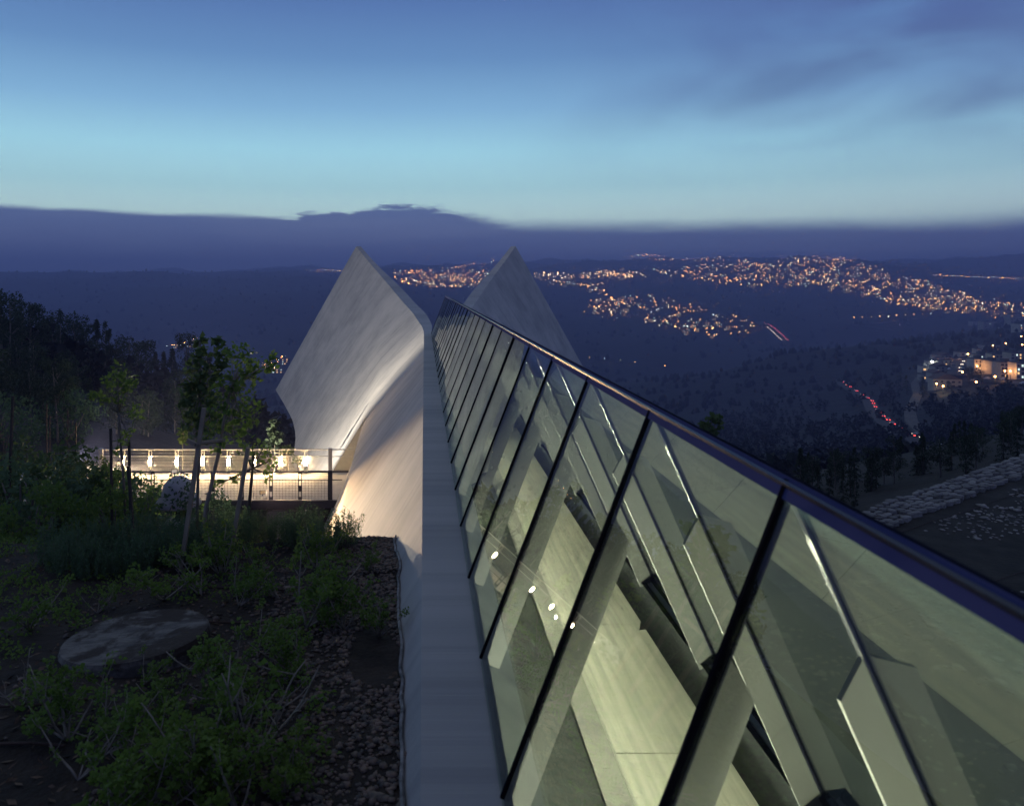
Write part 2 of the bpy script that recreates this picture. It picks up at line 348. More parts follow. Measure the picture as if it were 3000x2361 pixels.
# ------------------------------------------------------------------ terrain heights
def lerp(a, b, t): return a + (b - a) * t
def sstep(a, b, x): t = min(1.0, max(0.0, (x - a) / (b - a))); return t * t * (3 - 2 * t)
NX = [-60, -40, -25, -14, -8, -4, -1.0, 0.5]
NY = [-25, 2, 6, 10.8, 12.5, 16, 22, 28.5, 34, 42, 62]
NZ = [[-0.5, -1, -1.6, -2.2, -2.6, -2.7, -2.8, -2.9], [-1.5, -2, -2.4, -2.75, -2.95, -3.05, -3.08, -3.08],
      [-2.2, -2.6, -2.9, -3.15, -3.25, -3.28, -3.28, -3.27], [-3.5, -3.6, -3.7, -3.8, -3.75, -3.72, -3.66, -3.62],
      [-4.2, -4.3, -4.4, -4.5, -4.4, -4.4, -4.7, -4.9], [-5.5, -5.6, -5.6, -5.6, -5.5, -5.7, -6.3, -6.6],
      [-7.4, -7.5, -7.5, -7.5, -7.7, -8.2, -8.9, -9.2], [-8.4, -8.45, -8.45, -8.5, -9.8, -10.3, -10.6, -10.8],
      [-8.4, -8.45, -8.45, -8.5, -10.2, -10.8, -11.2, -11.5], [-8.5, -8.8, -9.2, -10, -11.5, -12.5, -13, -13.5],
      [-9, -10, -11.7, -13.7, -15.7, -17.2, -18.2, -18.7]]
def bil(xs, ys, zs, x, y):
    i = int(np.clip(np.searchsorted(xs, x) - 1, 0, len(xs) - 2)); j = int(np.clip(np.searchsorted(ys, y) - 1, 0, len(ys) - 2))
    a = min(1, max(0, (x - xs[i]) / (xs[i+1] - xs[i]))); b = min(1, max(0, (y - ys[j]) / (ys[j+1] - ys[j])))
    return lerp(lerp(zs[j][i], zs[j][i+1], a), lerp(zs[j+1][i], zs[j+1][i+1], a), b)
def z_left(x, y):
    return bil(NX, NY, NZ, x, y) + 0.10 * mnoise.noise((x * 0.7, y * 0.7, 1.0)) * (1 if y > 9 else 0.5) + 0.03 * mnoise.noise((x * 3, y * 3, 5.0))
WA = Vector((14.4, 24.6)); WB = Vector((27.5, 33.2))            # stone wall on the right
wd = (WB - WA).normalized(); wn = Vector((-wd.y, wd.x))
def z_right(x, y):
    s = (Vector((x, y)) - WA).dot(wn)
    z = -7.75 + 0.02 * (x - 15) + 0.08 * mnoise.noise((x * 0.5, y * 0.5, 3.0))
    if s > 0: z -= 1.0 * sstep(0.0, 0.8, s) + 0.33 * s
    return z
TU = [-1700, 0, 600, 1241, 1700, 2100, 2300, 2500, 2750, 3000, 4600]
TY = [50, 62, 100, 150, 220, 300, 400, 500, 700, 900, 1200, 1600, 2000, 2500, 3000, 4000, 6000, 8000]
TZ = [[-8, -9.6, -12.6, -17, -20, -19, -18, -17, -16, -15, -12],
      [-8, -10.5, -15, -19.5, -22, -21, -20, -18.5, -17, -16, -14], [-6, -11, -19, -29, -31, -31, -30, -29, -28, -26, -24],
      [-4, -13, -27, -40, -42, -42, -41, -40, -39, -36, -34], [-5, -27, -43, -55, -57, -57, -56, -54, -51, -45, -42],
      [-25, -50, -63, -71, -72, -71, -68, -63, -57, -50, -46], [-60, -75, -82, -89, -89, -86, -81, -74, -62, -55, -50],
      [-80, -95, -98, -103, -103, -97, -92, -82, -66, -57, -52], [-105, -120, -122, -126, -126, -116, -104, -90, -72, -60, -55],
      [-120, -132, -136, -142, -140, -112, -86, -74, -64, -55, -50], [-120, -138, -142, -150, -146, -136, -124, -112, -92, -72, -60],
      [-100, -118, -124, -128, -112, -108, -118, -118, -100, -68, -60], [-55, -66, -72, -62, -72, -74, -74, -66, -62, -40, -40],
      [-5, -8, -8, -2, -16, -10, 0, 0, -16, -24, -20], [40, 44, 38, 28, 40, 62, 84, 92, 50, 14, 20],
      [30, 36, 40, 84, 104, 132, 124, 100, 108, 148, 150], [60, 70, 90, 130, 170, 170, 150, 150, 180, 190, 190],
      [20, 20, 30, 60, 80, 80, 70, 70, 80, 80, 80]]
def z_far(x, y):
    z = bil(TU, TY, TZ, x / y * F + PU, y)
    k = y / 1000.0
    return z + k * (10 * mnoise.noise((x / 340, y / 340, 2)) + 4 * mnoise.noise((x / 120, y / 120, 4)) + 1.5 * mnoise.noise((x / 45, y / 45, 9)))
def ground(x, y):
    if y < 56: return z_left(x, y) if x < 1 else z_right(x, y)
    return z_far(x, y)
def hit(u, v, y0=2.0, y1=7000.0):
    """where the line of sight through (u, v) meets the ground"""
    y = y0; st = 1.006
    a = (u - PU) / F; b = -(v - PV) / F
    while y < y1:
        if b * y < ground(a * y, y): return Vector((a * y, y, ground(a * y, y)))
        y = y * st + 0.01
    return None

# far terrain sheet
aa = np.concatenate([np.linspace(-1.02, -0.64, 14), np.linspace(-0.62, 0.86, 190), np.linspace(0.88, 1.15, 12)])
yy = np.concatenate([np.geomspace(54, 400, 60), np.geomspace(408, 8000, 150)])
V = []; 
for y in yy:
    for a in aa:
        x = a * y; z = z_far(x, y) - (0.5 if y < 62 else 0)
        V.append((x, y, z))
na = len(aa); Fq = [(j*na+i, j*na+i+1, (j+1)*na+i+1, (j+1)*na+i) for j in range(len(yy)-1) for i in range(na-1)]
me = npmesh('hillside_terrain', V, Fq, [M['hill']]); me.polygons.foreach_set('use_smooth', [True] * len(me.polygons))
tag(link('hillside_terrain', me), kind='structure')

# ------------------------------------------------------------------ haze (air over the whole valley)
hz = MB().box(-9500, 9500, -300, 8800, -230, 270)
hm_, t = newmat('valley_haze')
pv = t.node('ShaderNodeVolumePrincipled'); pv.inputs['Color'].default_value = (0.50, 0.53, 1.0, 1); pv.inputs['Density'].default_value = 0.00040
pv.inputs['Anisotropy'].default_value = 0.3
o = t.node('ShaderNodeOutputMaterial'); t.l.new(pv.outputs[0], o.inputs['Volume'])
tag(hz.build('haze', hm_), kind='stuff')

# ------------------------------------------------------------------ the concrete prism
ZT = -3.0
bld = tag(empty('museum_building', (1.375, 20, -9.3)), 'long triangular concrete museum prism with glass ridge and two upswept concrete wings', 'building')
def child(o): 
    o.parent = bld; o.matrix_parent_inverse = Matrix.Translation((-1.375, -20, 9.3)); return o

def thick(name, outer, inner, mt, uvs):
    """closed slab between two (n x m) point grids"""
    n, m_ = len(outer), len(outer[0]); vs = []; uv = []
    for G in (outer, inner):
        for i in range(n):
            for j in range(m_): vs.append(G[i][j]); uv.append(uvs[i][j])
    K = n * m_; fs = []
    q = lambda i, j, s: s * K + i * m_ + j
    for i in range(n - 1):
        for j in range(m_ - 1):
            fs.append((q(i,j,0), q(i+1,j,0), q(i+1,j+1,0), q(i,j+1,0))); fs.append((q(i,j,1), q(i,j+1,1), q(i+1,j+1,1), q(i+1,j,1)))
        fs.append((q(i,0,0), q(i,0,1), q(i+1,0,1), q(i+1,0,0))); fs.append((q(i,m_-1,0), q(i+1,m_-1,0), q(i+1,m_-1,1), q(i,m_-1,1)))
    for j in range(m_ - 1):
        fs.append((q(0,j,0), q(0,j+1,0), q(0,j+1,1), q(0,j,1))); fs.append((q(n-1,j,0), q(n-1,j,1), q(n-1,j+1,1), q(n-1,j+1,0)))
    o = child(mesh(name, vs, fs, mt, None, False, uv))
    import bmesh as _b
    bm = _b.new(); bm.from_mesh(o.data); _b.ops.recalc_face_normals(bm, faces=bm.faces)
    for f in bm.faces: f.smooth = True
    for e in bm.edges:
        if len(e.link_faces) == 2 and e.calc_face_angle(0) > 0.5: e.smooth = False
    bm.to_mesh(o.data); bm.free(); return o

ZS = np.array([-3.03, -3.6, -4.5, -5.3, -6.04, -6.5, -6.9, -7.7, -8.55, -9.8, -11, -12.5, -15, -19])
kz = [-3.03, -4.5, -6.04, -6.9, -7.7, -8.55, -9.8, -11, -12.5, -15, -19]
NEAR = np.interp(-ZS, [-z for z in kz], [0, -1.35, -2.60, -2.78, -3.08, -3.43, -4.05, -4.75, -5.7, -7.2, -9.64])
FAR = np.interp(-ZS, [-z for z in kz], [0, -1.36, -2.64, -3.16, -3.65, -4.16, -4.95, -5.7, -6.6, -7.9, -9.9])
STR = (ZS + 3.0) / 1.66
def wall_near(y): k = sstep(10, 33, y); return [Vector((lerp(STR[i], NEAR[i], k), y, ZS[i])) for i in range(len(ZS))]
def crom(keys, y):
    ks = [k[0] for k in keys]; i = int(np.clip(np.searchsorted(ks, y) - 1, 0, len(ks) - 2))
    p = [keys[max(i-1, 0)], keys[i], keys[i+1], keys[min(i+2, len(ks)-1)]]
    h = p[2][0] - p[1][0]; s = (y - p[1][0]) / h; out = []
    for c in range(1, len(keys[0])):
        m1 = (p[2][c] - p[0][c]) / max(p[2][0] - p[0][0], 1e-6) * h; m2 = (p[3][c] - p[1][c]) / max(p[3][0] - p[1][0], 1e-6) * h
        out.append((2*s**3-3*s*s+1)*p[1][c] + (s**3-2*s*s+s)*m1 + (-2*s**3+3*s*s)*p[2][c] + (s**3-s*s)*m2)
    return out
TOPK = [(34, 0, -3.03), (42, 0, -3.03), (47, -0.01, -3.02), (52, -0.14, -2.92), (56.4, -0.487, -2.70), (60, -0.92, -2.28), (65, -1.77, -1.61),
        (72.5, -3.56, 0.1), (78.7, -5.5, 2.0), (84, -7.55, 4.2)]
BOTK = [(34, -9.62, -19), (40, -9.9, -19), (46, -10.3, -18.6), (52, -10.6, -17.6), (58, -10.8, -16.0), (65, -11.0, -14.0), (71, -12.2, -13.3), (77, -13.96, -12.9), (84, -16.55, -11.85)]
def wall_far(y):
    T = crom(TOPK, y); B = crom(BOTK, y); k = 1 - sstep(50, 84, y); out = []
    for i in range(len(ZS)):
        s = (ZS[i] + 3.03) / (-19 + 3.03)
        out.append(Vector((lerp(T[0], B[0], s) + (FAR[i] - STR[i]) * k, y, lerp(T[1], B[1], s))))
    return out
def sheet(name, fn, ys, mirror=False, th=0.50, ty=None):
    outer = []; inner = []; uvs = []
    for y in ys:
        row = fn(y); nx = fn(y + 0.2 if y < 83 else y); pv_ = fn(y - 0.2 if y > ys[0] + .2 else y)
        ro = []; ri = []; ru = []; L = 0
        for i, p in enumerate(row):
            tx = (nx[i].x - pv_[i].x) / max(nx[i].y - pv_[i].y, 1e-6)
            nrm = Vector((1, -tx, 0)).normalized() * (th + 0.5 * sstep(46, 60, y) * (1 - 0.9 * sstep(68, 84, y)))
            q = p + nrm
            if i: L += (row[i] - row[i-1]).length
            if mirror: ro.append(Vector((2.75 - p.x, p.y, p.z))); ri.append(Vector((2.75 - q.x, q.y, q.z)))
            else: ro.append(p); ri.append(q)
            ru.append((y + (50 if mirror else 0), L))
        outer.append(ro); inner.append(ri); uvs.append(ru)
    return thick(name, outer, inner, M['concrete'], uvs)
sheet('left_wall', wall_near, list(np.arange(-12, 34.01, 2.0)))
sheet('left_wing', wall_far, [34.0] + list(np.arange(35, 84.01, 1.0)))
sheet('right_wall', lambda y: [Vector((STR[i], y, ZS[i])) for i in range(len(ZS))], [-12, 10, 34, 36])
def wall_far_plain(y):
    T = crom(TOPK, y); B = crom(BOTK, y)
    return [Vector((lerp(T[0], B[0], (z + 3.03) / -15.97), y, lerp(T[1], B[1], (z + 3.03) / -15.97))) for z in ZS]
bpy.data.objects.remove([o for o in bld.children if o.name == 'right_wall'][0])
sheet('right_wall', lambda y: [Vector((STR[i], y, ZS[i])) for i in range(len(ZS))], [-12, 10, 35.0], mirror=True)
sheet('right_wing', wall_far_plain, [35.0] + list(np.arange(36, 84.01, 1.0)), mirror=True)
# portal beside the bridge: the face between the two wall planes
jf = [Vector((FAR[i], 34.0, ZS[i])) for i in range(4, 11)]; jn = [Vector((NEAR[i] + 0.6, 34.0, ZS[i])) for i in range(4, 11)]
vs = [p + Vector((0.01, -0.004, 0)) for p in jf] + [p + Vector((0, -0.004, 0)) for p in jn]; n_ = len(jf)
vs += [p + Vector((0, 0.2, 0)) for p in vs]
fs = [(i, i+1, n_+i+1, n_+i) for i in range(n_-1)] + [(2*n_+i, 3*n_+i, 3*n_+i+1, 2*n_+i+1) for i in range(n_-1)] + [(0, n_, 3*n_, 2*n_), (n_-1, 3*n_-1, 4*n_-1, 2*n_-1)]
child(mesh('portal_reveal', vs, fs, M['jamb']))
# coping slabs on both walls
cop = child(empty('coping'))
cop.parent = bld
js = [-11.5, -6.9, -1.1, 4.7, 10.5, 16.35, 22.2, 28.1, 33.9, 39.7, 46.5]
for sd in (0, 1):
    for a, b in zip(js[:-1], js[1:]):
        x0, x1 = (-0.012, 0.44) if sd == 0 else (2.36, 2.762)
        mb = MB(); n = 12
        for k in range(1):
            c = 0.012
            prof = [(x0, -3.075), (x0, -3.0 - c), (x0 + c, -3.0), (x1, -3.0), (x1, -3.075)]
            vs = [(x, y, z) for y in (a + .007, b - .007) for x, z in prof]
            mb.add(vs, [(0,1,6,5), (1,2,7,6), (2,3,8,7), (3,4,9,8), (4,0,5,9), (4,3,2,1,0), (5,6,7,8,9)])
        s_ = mb.build('coping_slab', M['coping'], cop); s_.matrix_parent_inverse = Matrix.Identity(4)
cop.location = (0, 0, 0)

# ------------------------------------------------------------------ skylight
XR, ZR = 1.331, -0.701; XL, XRB = 0.447, 2.353
SP = 1.63; Y0 = 1.10; KS = list(range(-5, 28))
sky = child(empty('skylight')); sky.location = (0, 0, 0)
dl = Vector((XR - XL, 0, ZR - ZT)).normalized(); nl = Vector((-dl.z, 0, dl.x))           # up the slope / outwards, left side
dr = Vector((XR - XRB, 0, ZR - ZT)).normalized(); nr = Vector((dr.z, 0, -dr.x))
if nl.x > 0: nl = -nl
if nr.x < 0: nr = -nr
LL = (Vector((XR, 0, ZR)) - Vector((XL, 0, ZT))).length; LR = (Vector((XR, 0, ZR)) - Vector((XRB, 0, ZT))).length
def slope_box(base, d, n, s0, s1, y0, y1, n0, n1, twist=(0, 0)):
    vs = []
    for y, ty in ((y0, -1), (y1, 1)):
        for s in (s0, s1):
            for h in (n0, n1):
                k = twist[0] * ty * 0.5 + twist[1] * (1 if s == s1 else -1) * 0.5
                vs.append(base + d * s + n * (h + k) + Vector((0, y, 0)))
    return vs, [(0,1,3,2), (4,6,7,5), (0,4,5,1), (2,3,7,6), (0,2,6,4), (1,5,7,3)]
for side_, base, d, n, L in (('left', Vector((XL, 0, ZT)), dl, nl, LL), ('right', Vector((XRB, 0, ZT)), dr, nr, LR)):
    for k in KS[:-1]:
        y0 = Y0 + SP * k; y1 = y0 + SP
        tw = (random.uniform(-.012, .012), random.uniform(-.008, .008)) if k > 4 else (random.uniform(-.002, .002), 0)
        v_, f_ = slope_box(base, d, n, 0.012, L - (0.004 if side_ == 'left' else 0.045), y0 + .012, y1 - .012, -0.016, 0.0, tw)
        mesh('glass_pane', v_, f_, M['glass' if side_ == 'left' else 'coated'], sky)
    for k in KS:
        y = Y0 + SP * k
        v_, f_ = slope_box(base, d, n, 0.02, L - (0.012 if side_ == 'left' else 0.05), y - 0.0115, y + 0.0115, -0.020, 0.011)
        mesh('glazing_joint', v_, f_, M['silicone'], sky)
        v_, f_ = slope_box(base, d, n, 0.03, L - 0.09, y - 0.020, y + 0.020, -0.030, -0.021)
        mesh('glass_border', v_, f_, M['frit'], sky)
        # steel fin below each joint, its top cut off at a slant
        s1 = (ZT - -1.345) / -d.z; dep = 0.136; cut = 0.107; th = 0.014
        prof = [(0.0, -0.031), (s1, -0.031), (s1 - cut, -0.031 - dep), (0.0, -0.031 - dep)]
        vs = [base + d * s + n * h + Vector((0, y + q, 0)) for q in (-th, th) for s, h in prof]
        mesh('fin', vs, [(0,1,2,3), (7,6,5,4), (0,4,5,1), (1,5,6,2), (2,6,7,3), (3,7,4,0)], M['steel'], sky)
ya, yb = Y0 + SP * KS[0], Y0 + SP * KS[-1]
v_, f_ = slope_box(Vector((XL, 0, ZT)), dl, nl, LL - 0.088, LL - 0.004, ya, yb, -0.034, -0.020); mesh('ridge_beam', v_, f_, M['frit'], sky)
v_, f_ = slope_box(Vector((XRB, 0, ZT)), dr, nr, LR - 0.088, LR - 0.004, ya, yb, -0.034, -0.020); mesh('ridge_beam', v_, f_, M['frit'], sky)
M['ridge_sheen'] = mottled('painted_ridge_reflection', (0.060, 0.066, 0.165), (0.050, 0.055, 0.140), 1.0, 1.0, 0.0, spec=0.0)
v_, f_ = slope_box(Vector((XL, 0, ZT)), dl, nl, LL - 0.082, LL - 0.001, ya, yb, 0.001, 0.006); mesh('ridge_reflection_strip', v_, f_, M['ridge_sheen'], sky)  # added strip over the glass; its navy colour paints in the reflected sky
v_, f_ = slope_box(Vector((XL, 0, ZT)), dl, nl, 0.0, 0.055, ya, yb, -0.05, -0.022); mesh('base_frame', v_, f_, M['silicone'], sky)
v_, f_ = slope_box(Vector((XRB, 0, ZT)), dr, nr, 0.0, 0.055, ya, yb, -0.05, -0.022); mesh('base_frame', v_, f_, M['silicone'], sky)
mb = MB().add([(XR - .008, ya, ZR - .004), (XR - .004, ya, ZR + .005), (XR + .010, ya, ZR + .005), (XR + .012, ya, ZR - .02),
               (XR - .008, yb, ZR - .004), (XR - .004, yb, ZR + .005), (XR + .010, yb, ZR + .005), (XR + .012, yb, ZR - .02)],
              [(0,1,5,4), (1,2,6,5), (2,3,7,6), (3,0,4,7), (3,2,1,0), (4,5,6,7)])
mb.build('ridge_cap', M['cap'], sky)
mb = MB().add([(XL, yb + .01, ZT), (XRB, yb + .01, ZT), (XR, yb + .01, ZR - .01), (XL, yb + .06, ZT), (XRB, yb + .06, ZT), (XR, yb + .06, ZR - .01)],
              [(0,1,2), (5,4,3), (0,3,4,1), (1,4,5,2), (2,5,3,0)])
mb.build('gable_panel', M['frit'], sky)
for o in sky.children: o.matrix_parent_inverse = Matrix.Identity(4)

# interior: floor slabs, dark sheet on the side wall, lamps
FZ = -9.3
flo = child(empty('interior_floor')); flo.location = (0, 0, 0)
fj = [y * 0.6 * 9.3 / 1.0 - 0.55 * 9.3 + 0.0 for y in range(0, 11)]
fj = [1.602 * 9.3 + 5.62 * k for k in range(-4, 7)]
for a, b in zip(fj[:-1], fj[1:]):
    MB().box(-3.7, 6.3, a + .02, b - .02, FZ - .2, FZ).build('floor_slab', M['floor'], flo)
MB().box(-4.2, 6.9, fj[0], fj[-1], FZ - .4, FZ - .205).build('floor_base', M['near_black'], flo)
M['dark_band'] = mottled('dark_band_matte', (0.045, 0.05, 0.048), (0.03, 0.034, 0.033), 1.5, 1.0, 0.2, spec=0.0)
MB().box(1.05, 3.2, fj[0], fj[-1], FZ + .004, FZ + .09).build('dark_floor_band', M['dark_band'], flo)  # darker matte band laid along the floor slabs
MB().box(3.205, 3.77, fj[0], fj[-1], FZ + .003, FZ + .008).build('floor_border', M['in_wall'], flo)
MB().box(3.78, 3.815, fj[0], fj[-1], FZ + .004, FZ + .02).build('floor_strip', M['pale_steel'], flo)
for k in range(9):
    y = fj[0] + 2 + 5.0 * k
    MB().box(3.42, 3.58, y, y + 1.1, FZ + .009, FZ + .013).build('floor_hatch', M['in_wall'], flo)
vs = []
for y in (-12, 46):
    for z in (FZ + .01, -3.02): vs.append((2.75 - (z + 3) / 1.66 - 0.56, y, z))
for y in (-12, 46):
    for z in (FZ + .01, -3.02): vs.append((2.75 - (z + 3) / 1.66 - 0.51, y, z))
child(mesh('dark_wall_sheet', vs, [(0,1,3,2), (4,6,7,5), (0,4,5,1), (2,3,7,6), (0,2,6,4), (1,5,7,3)], M['near_black']))  # near-black matte sheet over the right inner wall
child(MB().box(-4.5, 7.0, -12.3, -12.0, FZ - .4, -3.1).build('end_wall', M['in_wall']))
for k in range(10):
    y = -8 + 5.4 * k
    child(MB().box(-0.10, -0.03, y, y + 3.4, -5.0, -4.93).build('fluorescent_tube', M['tube']))
    child(MB().box(.035, .045, y - .05, y + 3.45, -5.055, -4.905).build('light_baffle', M['near_black']))  # added unseen plate, keeps direct tube light off the right wall
for o in list(flo.children): o.matrix_parent_inverse = Matrix.Identity(4)

# ------------------------------------------------------------------ near ground, left and right
def grid_ground(name, xs_fn, ys, zf, mt):
    V = []; n = None
    for y in ys:
        xs = xs_fn(y); n = len(xs)
        for x in xs: V.append((x, y, zf(x, y)))
    Fq = [(j*n+i, j*n+i+1, (j+1)*n+i+1, (j+1)*n+i) for j in range(len(ys)-1) for i in range(n-1)]
    me = npmesh(name, V, Fq, [mt]); me.polygons.foreach_set('use_smooth', [True] * len(me.polygons))
    return tag(link(name, me), kind='structure')
def wallx(y):
    x = 0.0
    for _ in range(6):
        z = z_left(min(x, 0.4), y); row = wall_near(y) if y < 34 else wall_far(y)
        x = float(np.interp(-z, [-p.z for p in row], [p.x for p in row]))
    return x
ysl = list(np.concatenate([np.arange(-24, 0, 2.0), np.arange(0, 14, 0.14), np.arange(14, 40, 0.5), np.arange(40, 64, 1.5)]))
tt = np.concatenate([np.linspace(0, 0.80, 50), np.linspace(0.805, 1, 80)])
grid_ground('garden_ground', lambda y: [lerp(-70, wallx(y) + 0.22, t) for t in tt], ysl, lambda x, y: z_left(min(x, 0.45), y), M['soil'])
ysr = list(np.concatenate([np.arange(-20, 8, 2.0), np.arange(8, 40, 0.35), np.arange(40, 64, 1.5)]))
tr_ = np.linspace(0, 1, 130) ** 1.3
grid_ground('stony_field', lambda y: [lerp(2.75 + (-z_right(6.5, y) - 3) / 1.66 - .15, 80, t) for t in tr_], ysr, z_right, M['field'])

# pebbles along the wall and rubble on the field
def ico():
    p = (1 + 5 ** .5) / 2
    v = np.array([(-1,p,0),(1,p,0),(-1,-p,0),(1,-p,0),(0,-1,p),(0,1,p),(0,-1,-p),(0,1,-p),(p,0,-1),(p,0,1),(-p,0,-1),(-p,0,1)], float)
    f = np.array([(0,11,5),(0,5,1),(0,1,7),(0,7,10),(0,10,11),(1,5,9),(5,11,4),(11,10,2),(10,7,6),(7,1,8),(3,9,4),(3,4,2),(3,2,6),(3,6,8),(3,8,9),(4,9,5),(2,4,11),(6,2,10),(8,6,7),(9,8,1)])
    return v / np.linalg.norm(v[0]), f
IV, IF = ico()
def stones(pts, sizes, flat=0.6):
    Vs = []; Fs = []
    for k, (p, s) in enumerate(zip(pts, sizes)):
        v = IV * (1 + rng.uniform(-.22, .22, (12, 1))) * np.array([s * rng.uniform(.8, 1.5), s * rng.uniform(.8, 1.3), s * flat * rng.uniform(.7, 1.2)])
        a = rng.uniform(0, 6.28); c, s_ = math.cos(a), math.sin(a)
        v = v @ np.array([[c, -s_, 0], [s_, c, 0], [0, 0, 1]]).T + np.array(p); Vs.append(v); Fs.append(IF + 12 * k)
    return np.concatenate(Vs), np.concatenate(Fs)
pts = []; szs = []
for _ in range(6500):
    y = rng.uniform(3.2, 11.2); wx = wallx(y) if _ % 1 == 0 else 0
    wdt = lerp(1.75, 1.15, (y - 3.2) / 8)
    x = wx - abs(rng.normal(0, 0.5)) * wdt
    if rng.random() < 0.12: x = wx - rng.uniform(0, 3.4)
    if mnoise.noise((x * 1.3, y * 0.9, 3)) < -0.22: continue
    s = rng.uniform(.010, .026) * (1.6 if rng.random() < .06 else 1)
    pts.append((x, y, z_left(min(x, .4), y) + s * .3)); szs.append(s)
V, Fq = stones(pts, szs)
tag(link('pebbles', npmesh('pebbles', V, Fq, [M['pebble']])), 'brown and grey pebbles strewn along the concrete wall foot', 'gravel', kind='stuff')
pts = []; szs = []
for _ in range(9000):
    x = rng.uniform(7, 31); y = rng.uniform(11, 31)
    s_ = (Vector((x, y)) - WA).dot(wn)
    if s_ > -1.4: continue
    if mnoise.noise((x * .35, y * .35, 8)) < -.12: continue
    s = rng.uniform(.022, .06) * (2.2 if rng.random() < .08 else 1)
    pts.append((x, y, z_right(x, y) + s * .2)); szs.append(s)
V, Fq = stones(pts, szs, .5)
tag(link('field_rubble', npmesh('field_rubble', V, Fq, [M['rubble']])), 'pale rubble scattered over the dark field below the skylight', 'rubble', kind='stuff')
# dead leaves and twigs on the soil
C = []
for _ in range(5200):
    y = rng.uniform(3.0, 12.0); x = rng.uniform(-7.5, wallx(y) - .02)
    if mnoise.noise((x * .9, y * .9, 6)) > .22: continue
    C.append((x, y, z_left(x, y) + .008))
n_ = len(C); C = np.array(C); an = rng.uniform(0, 6.28, n_); L_ = rng.uniform(.012, .05, n_); W_ = L_ * rng.uniform(.12, .6, n_)
ex = np.stack([np.cos(an) * L_, np.sin(an) * L_, rng.uniform(-.01, .02, n_)], 1); ey = np.stack([-np.sin(an) * W_, np.cos(an) * W_, rng.uniform(0, .012, n_)], 1)
V = np.stack([C - ex, C - ey, C + ex, C + ey], 1).reshape(-1, 3)
tag(link('leaf_litter', npmesh('leaf_litter', V, np.arange(4 * n_).reshape(n_, 4), [M['litter']])), 'dry brown leaves and twigs littering the garden soil', 'litter', kind='stuff')
# crumpled membrane strip between ground and wall foot
mb = MB()
pl = []
for y in np.arange(3.4, 10.9, 0.10):
    x = wallx(y) - 0.01 + 0.012 * mnoise.noise((0, y * 4, 0)); pl.append((x, y, z_left(x, y) + 0.03 + 0.02 * mnoise.noise((3, y * 5, 0))))
mb.tube(pl, [0.016 + 0.008 * abs(mnoise.noise((7, p[1] * 6, 0))) for p in pl], 5)
tag(mb.build('waterproof_membrane', M['membrane']), 'crumpled waterproofing strip along the foot of the concrete wall', 'membrane')

# stone wall: individual stones in courses across its top
wall = tag(empty('dry_stone_wall', (WA.x, WA.y, -7.8)), 'low pale dry stone wall edging the dark stony field', 'stone wall')
stone_meshes = []
for k in range(12):
    n = random.choice((5, 6, 6, 7)); v = []; f = []; a0 = rng.uniform(0, 6.28)
    an = [a0 + (q + rng.uniform(-.22, .22)) * 2 * math.pi / n for q in range(n)]; rr = [rng.uniform(.86, 1.0) / max(abs(math.cos(a)), abs(math.sin(a))) ** .8 for a in an]
    tilt = rng.uniform(-.12, .12, 2)
    for zz, kk in ((-1, 1.0), (.72, 1.0), (1.0, .90)):
        for a, r_ in zip(an, rr): v.append((math.cos(a) * r_ * kk, math.sin(a) * r_ * kk, zz + (tilt[0] * math.cos(a) + tilt[1] * math.sin(a) + rng.uniform(-.06, .06)) * (zz > 0)))
    v.append((0, 0, 1.0 + rng.uniform(-.08, .06)))
    for i_ in range(2):
        for j_ in range(n): p = i_*n+j_; q = i_*n+(j_+1) % n; f += [(p, q, q+n), (p, q+n, p+n)]
    for j_ in range(n): f.append((2*n+j_, 2*n+(j_+1) % n, 3*n))
    stone_meshes.append(npmesh('stone', v, f, [M['limestone']]))
nst = 0; Lw = (WB - WA).length
ang = math.atan2(wd.y, wd.x)
for row, off in enumerate((-0.80, -0.56, -0.32, -0.08, 0.16)):
    s = -2.6
    while s < Lw + 1 and nst < 290:
        ln = random.uniform(.18, .62); wdt = random.uniform(.20, .32)
        c = WA + wd * (s + ln / 2) + wn * (off + random.uniform(-.04, .04))
        o = link('stone', random.choice(stone_meshes), wall)
        z = z_right(*(WA + wd * s - wn * 1.0)) + 0.07 + 0.015 * row + random.uniform(-.025, .025)
        o.location = (c.x - WA.x, c.y - WA.y, z + 7.8); o.rotation_euler = (random.uniform(-.08, .08), random.uniform(-.08, .08), ang + random.uniform(-.25, .25))
        o.scale = (ln / 2 * 1.0, wdt / 2, random.uniform(.055, .085)); s += ln; nst += 1
c0 = WA - wd * 2.6; c1 = WB + wd * 1.2
mb = MB(); q = [(c0 - wn * .8), (c1 - wn * .8), (c1 + wn * .28), (c0 + wn * .28)]
mb.add([(p.x - WA.x, p.y - WA.y, zz) for zz in (-1.8, 0.04) for p in q], [(0,3,2,1), (4,5,6,7), (0,1,5,4), (1,2,6,5), (2,3,7,6), (3,0,4,7)])
mb.build('core', M['rubble'], wall)
# drip irrigation lines on the field and in the garden
for k, (a, b) in enumerate((((7.5, 16.2), (30, 26.5)), ((7, 19.0), (24, 28.6)), ((9, 12.5), (34, 22)))):
    pl = [(lerp(a[0], b[0], s), lerp(a[1], b[1], s) + .12 * mnoise.noise((s * 8, k, 0))) for s in np.linspace(0, 1, 40)]
    tag(MB().tube([(x, y, z_right(x, y) + .03) for x, y in pl], .011, 5).build('drip_pipe', M['pipe']),
        'thin drip irrigation pipe across the stony field, ' + ('middle', 'farthest', 'nearest')[k] + ' of three', 'pipe', 'drip pipes on the field')

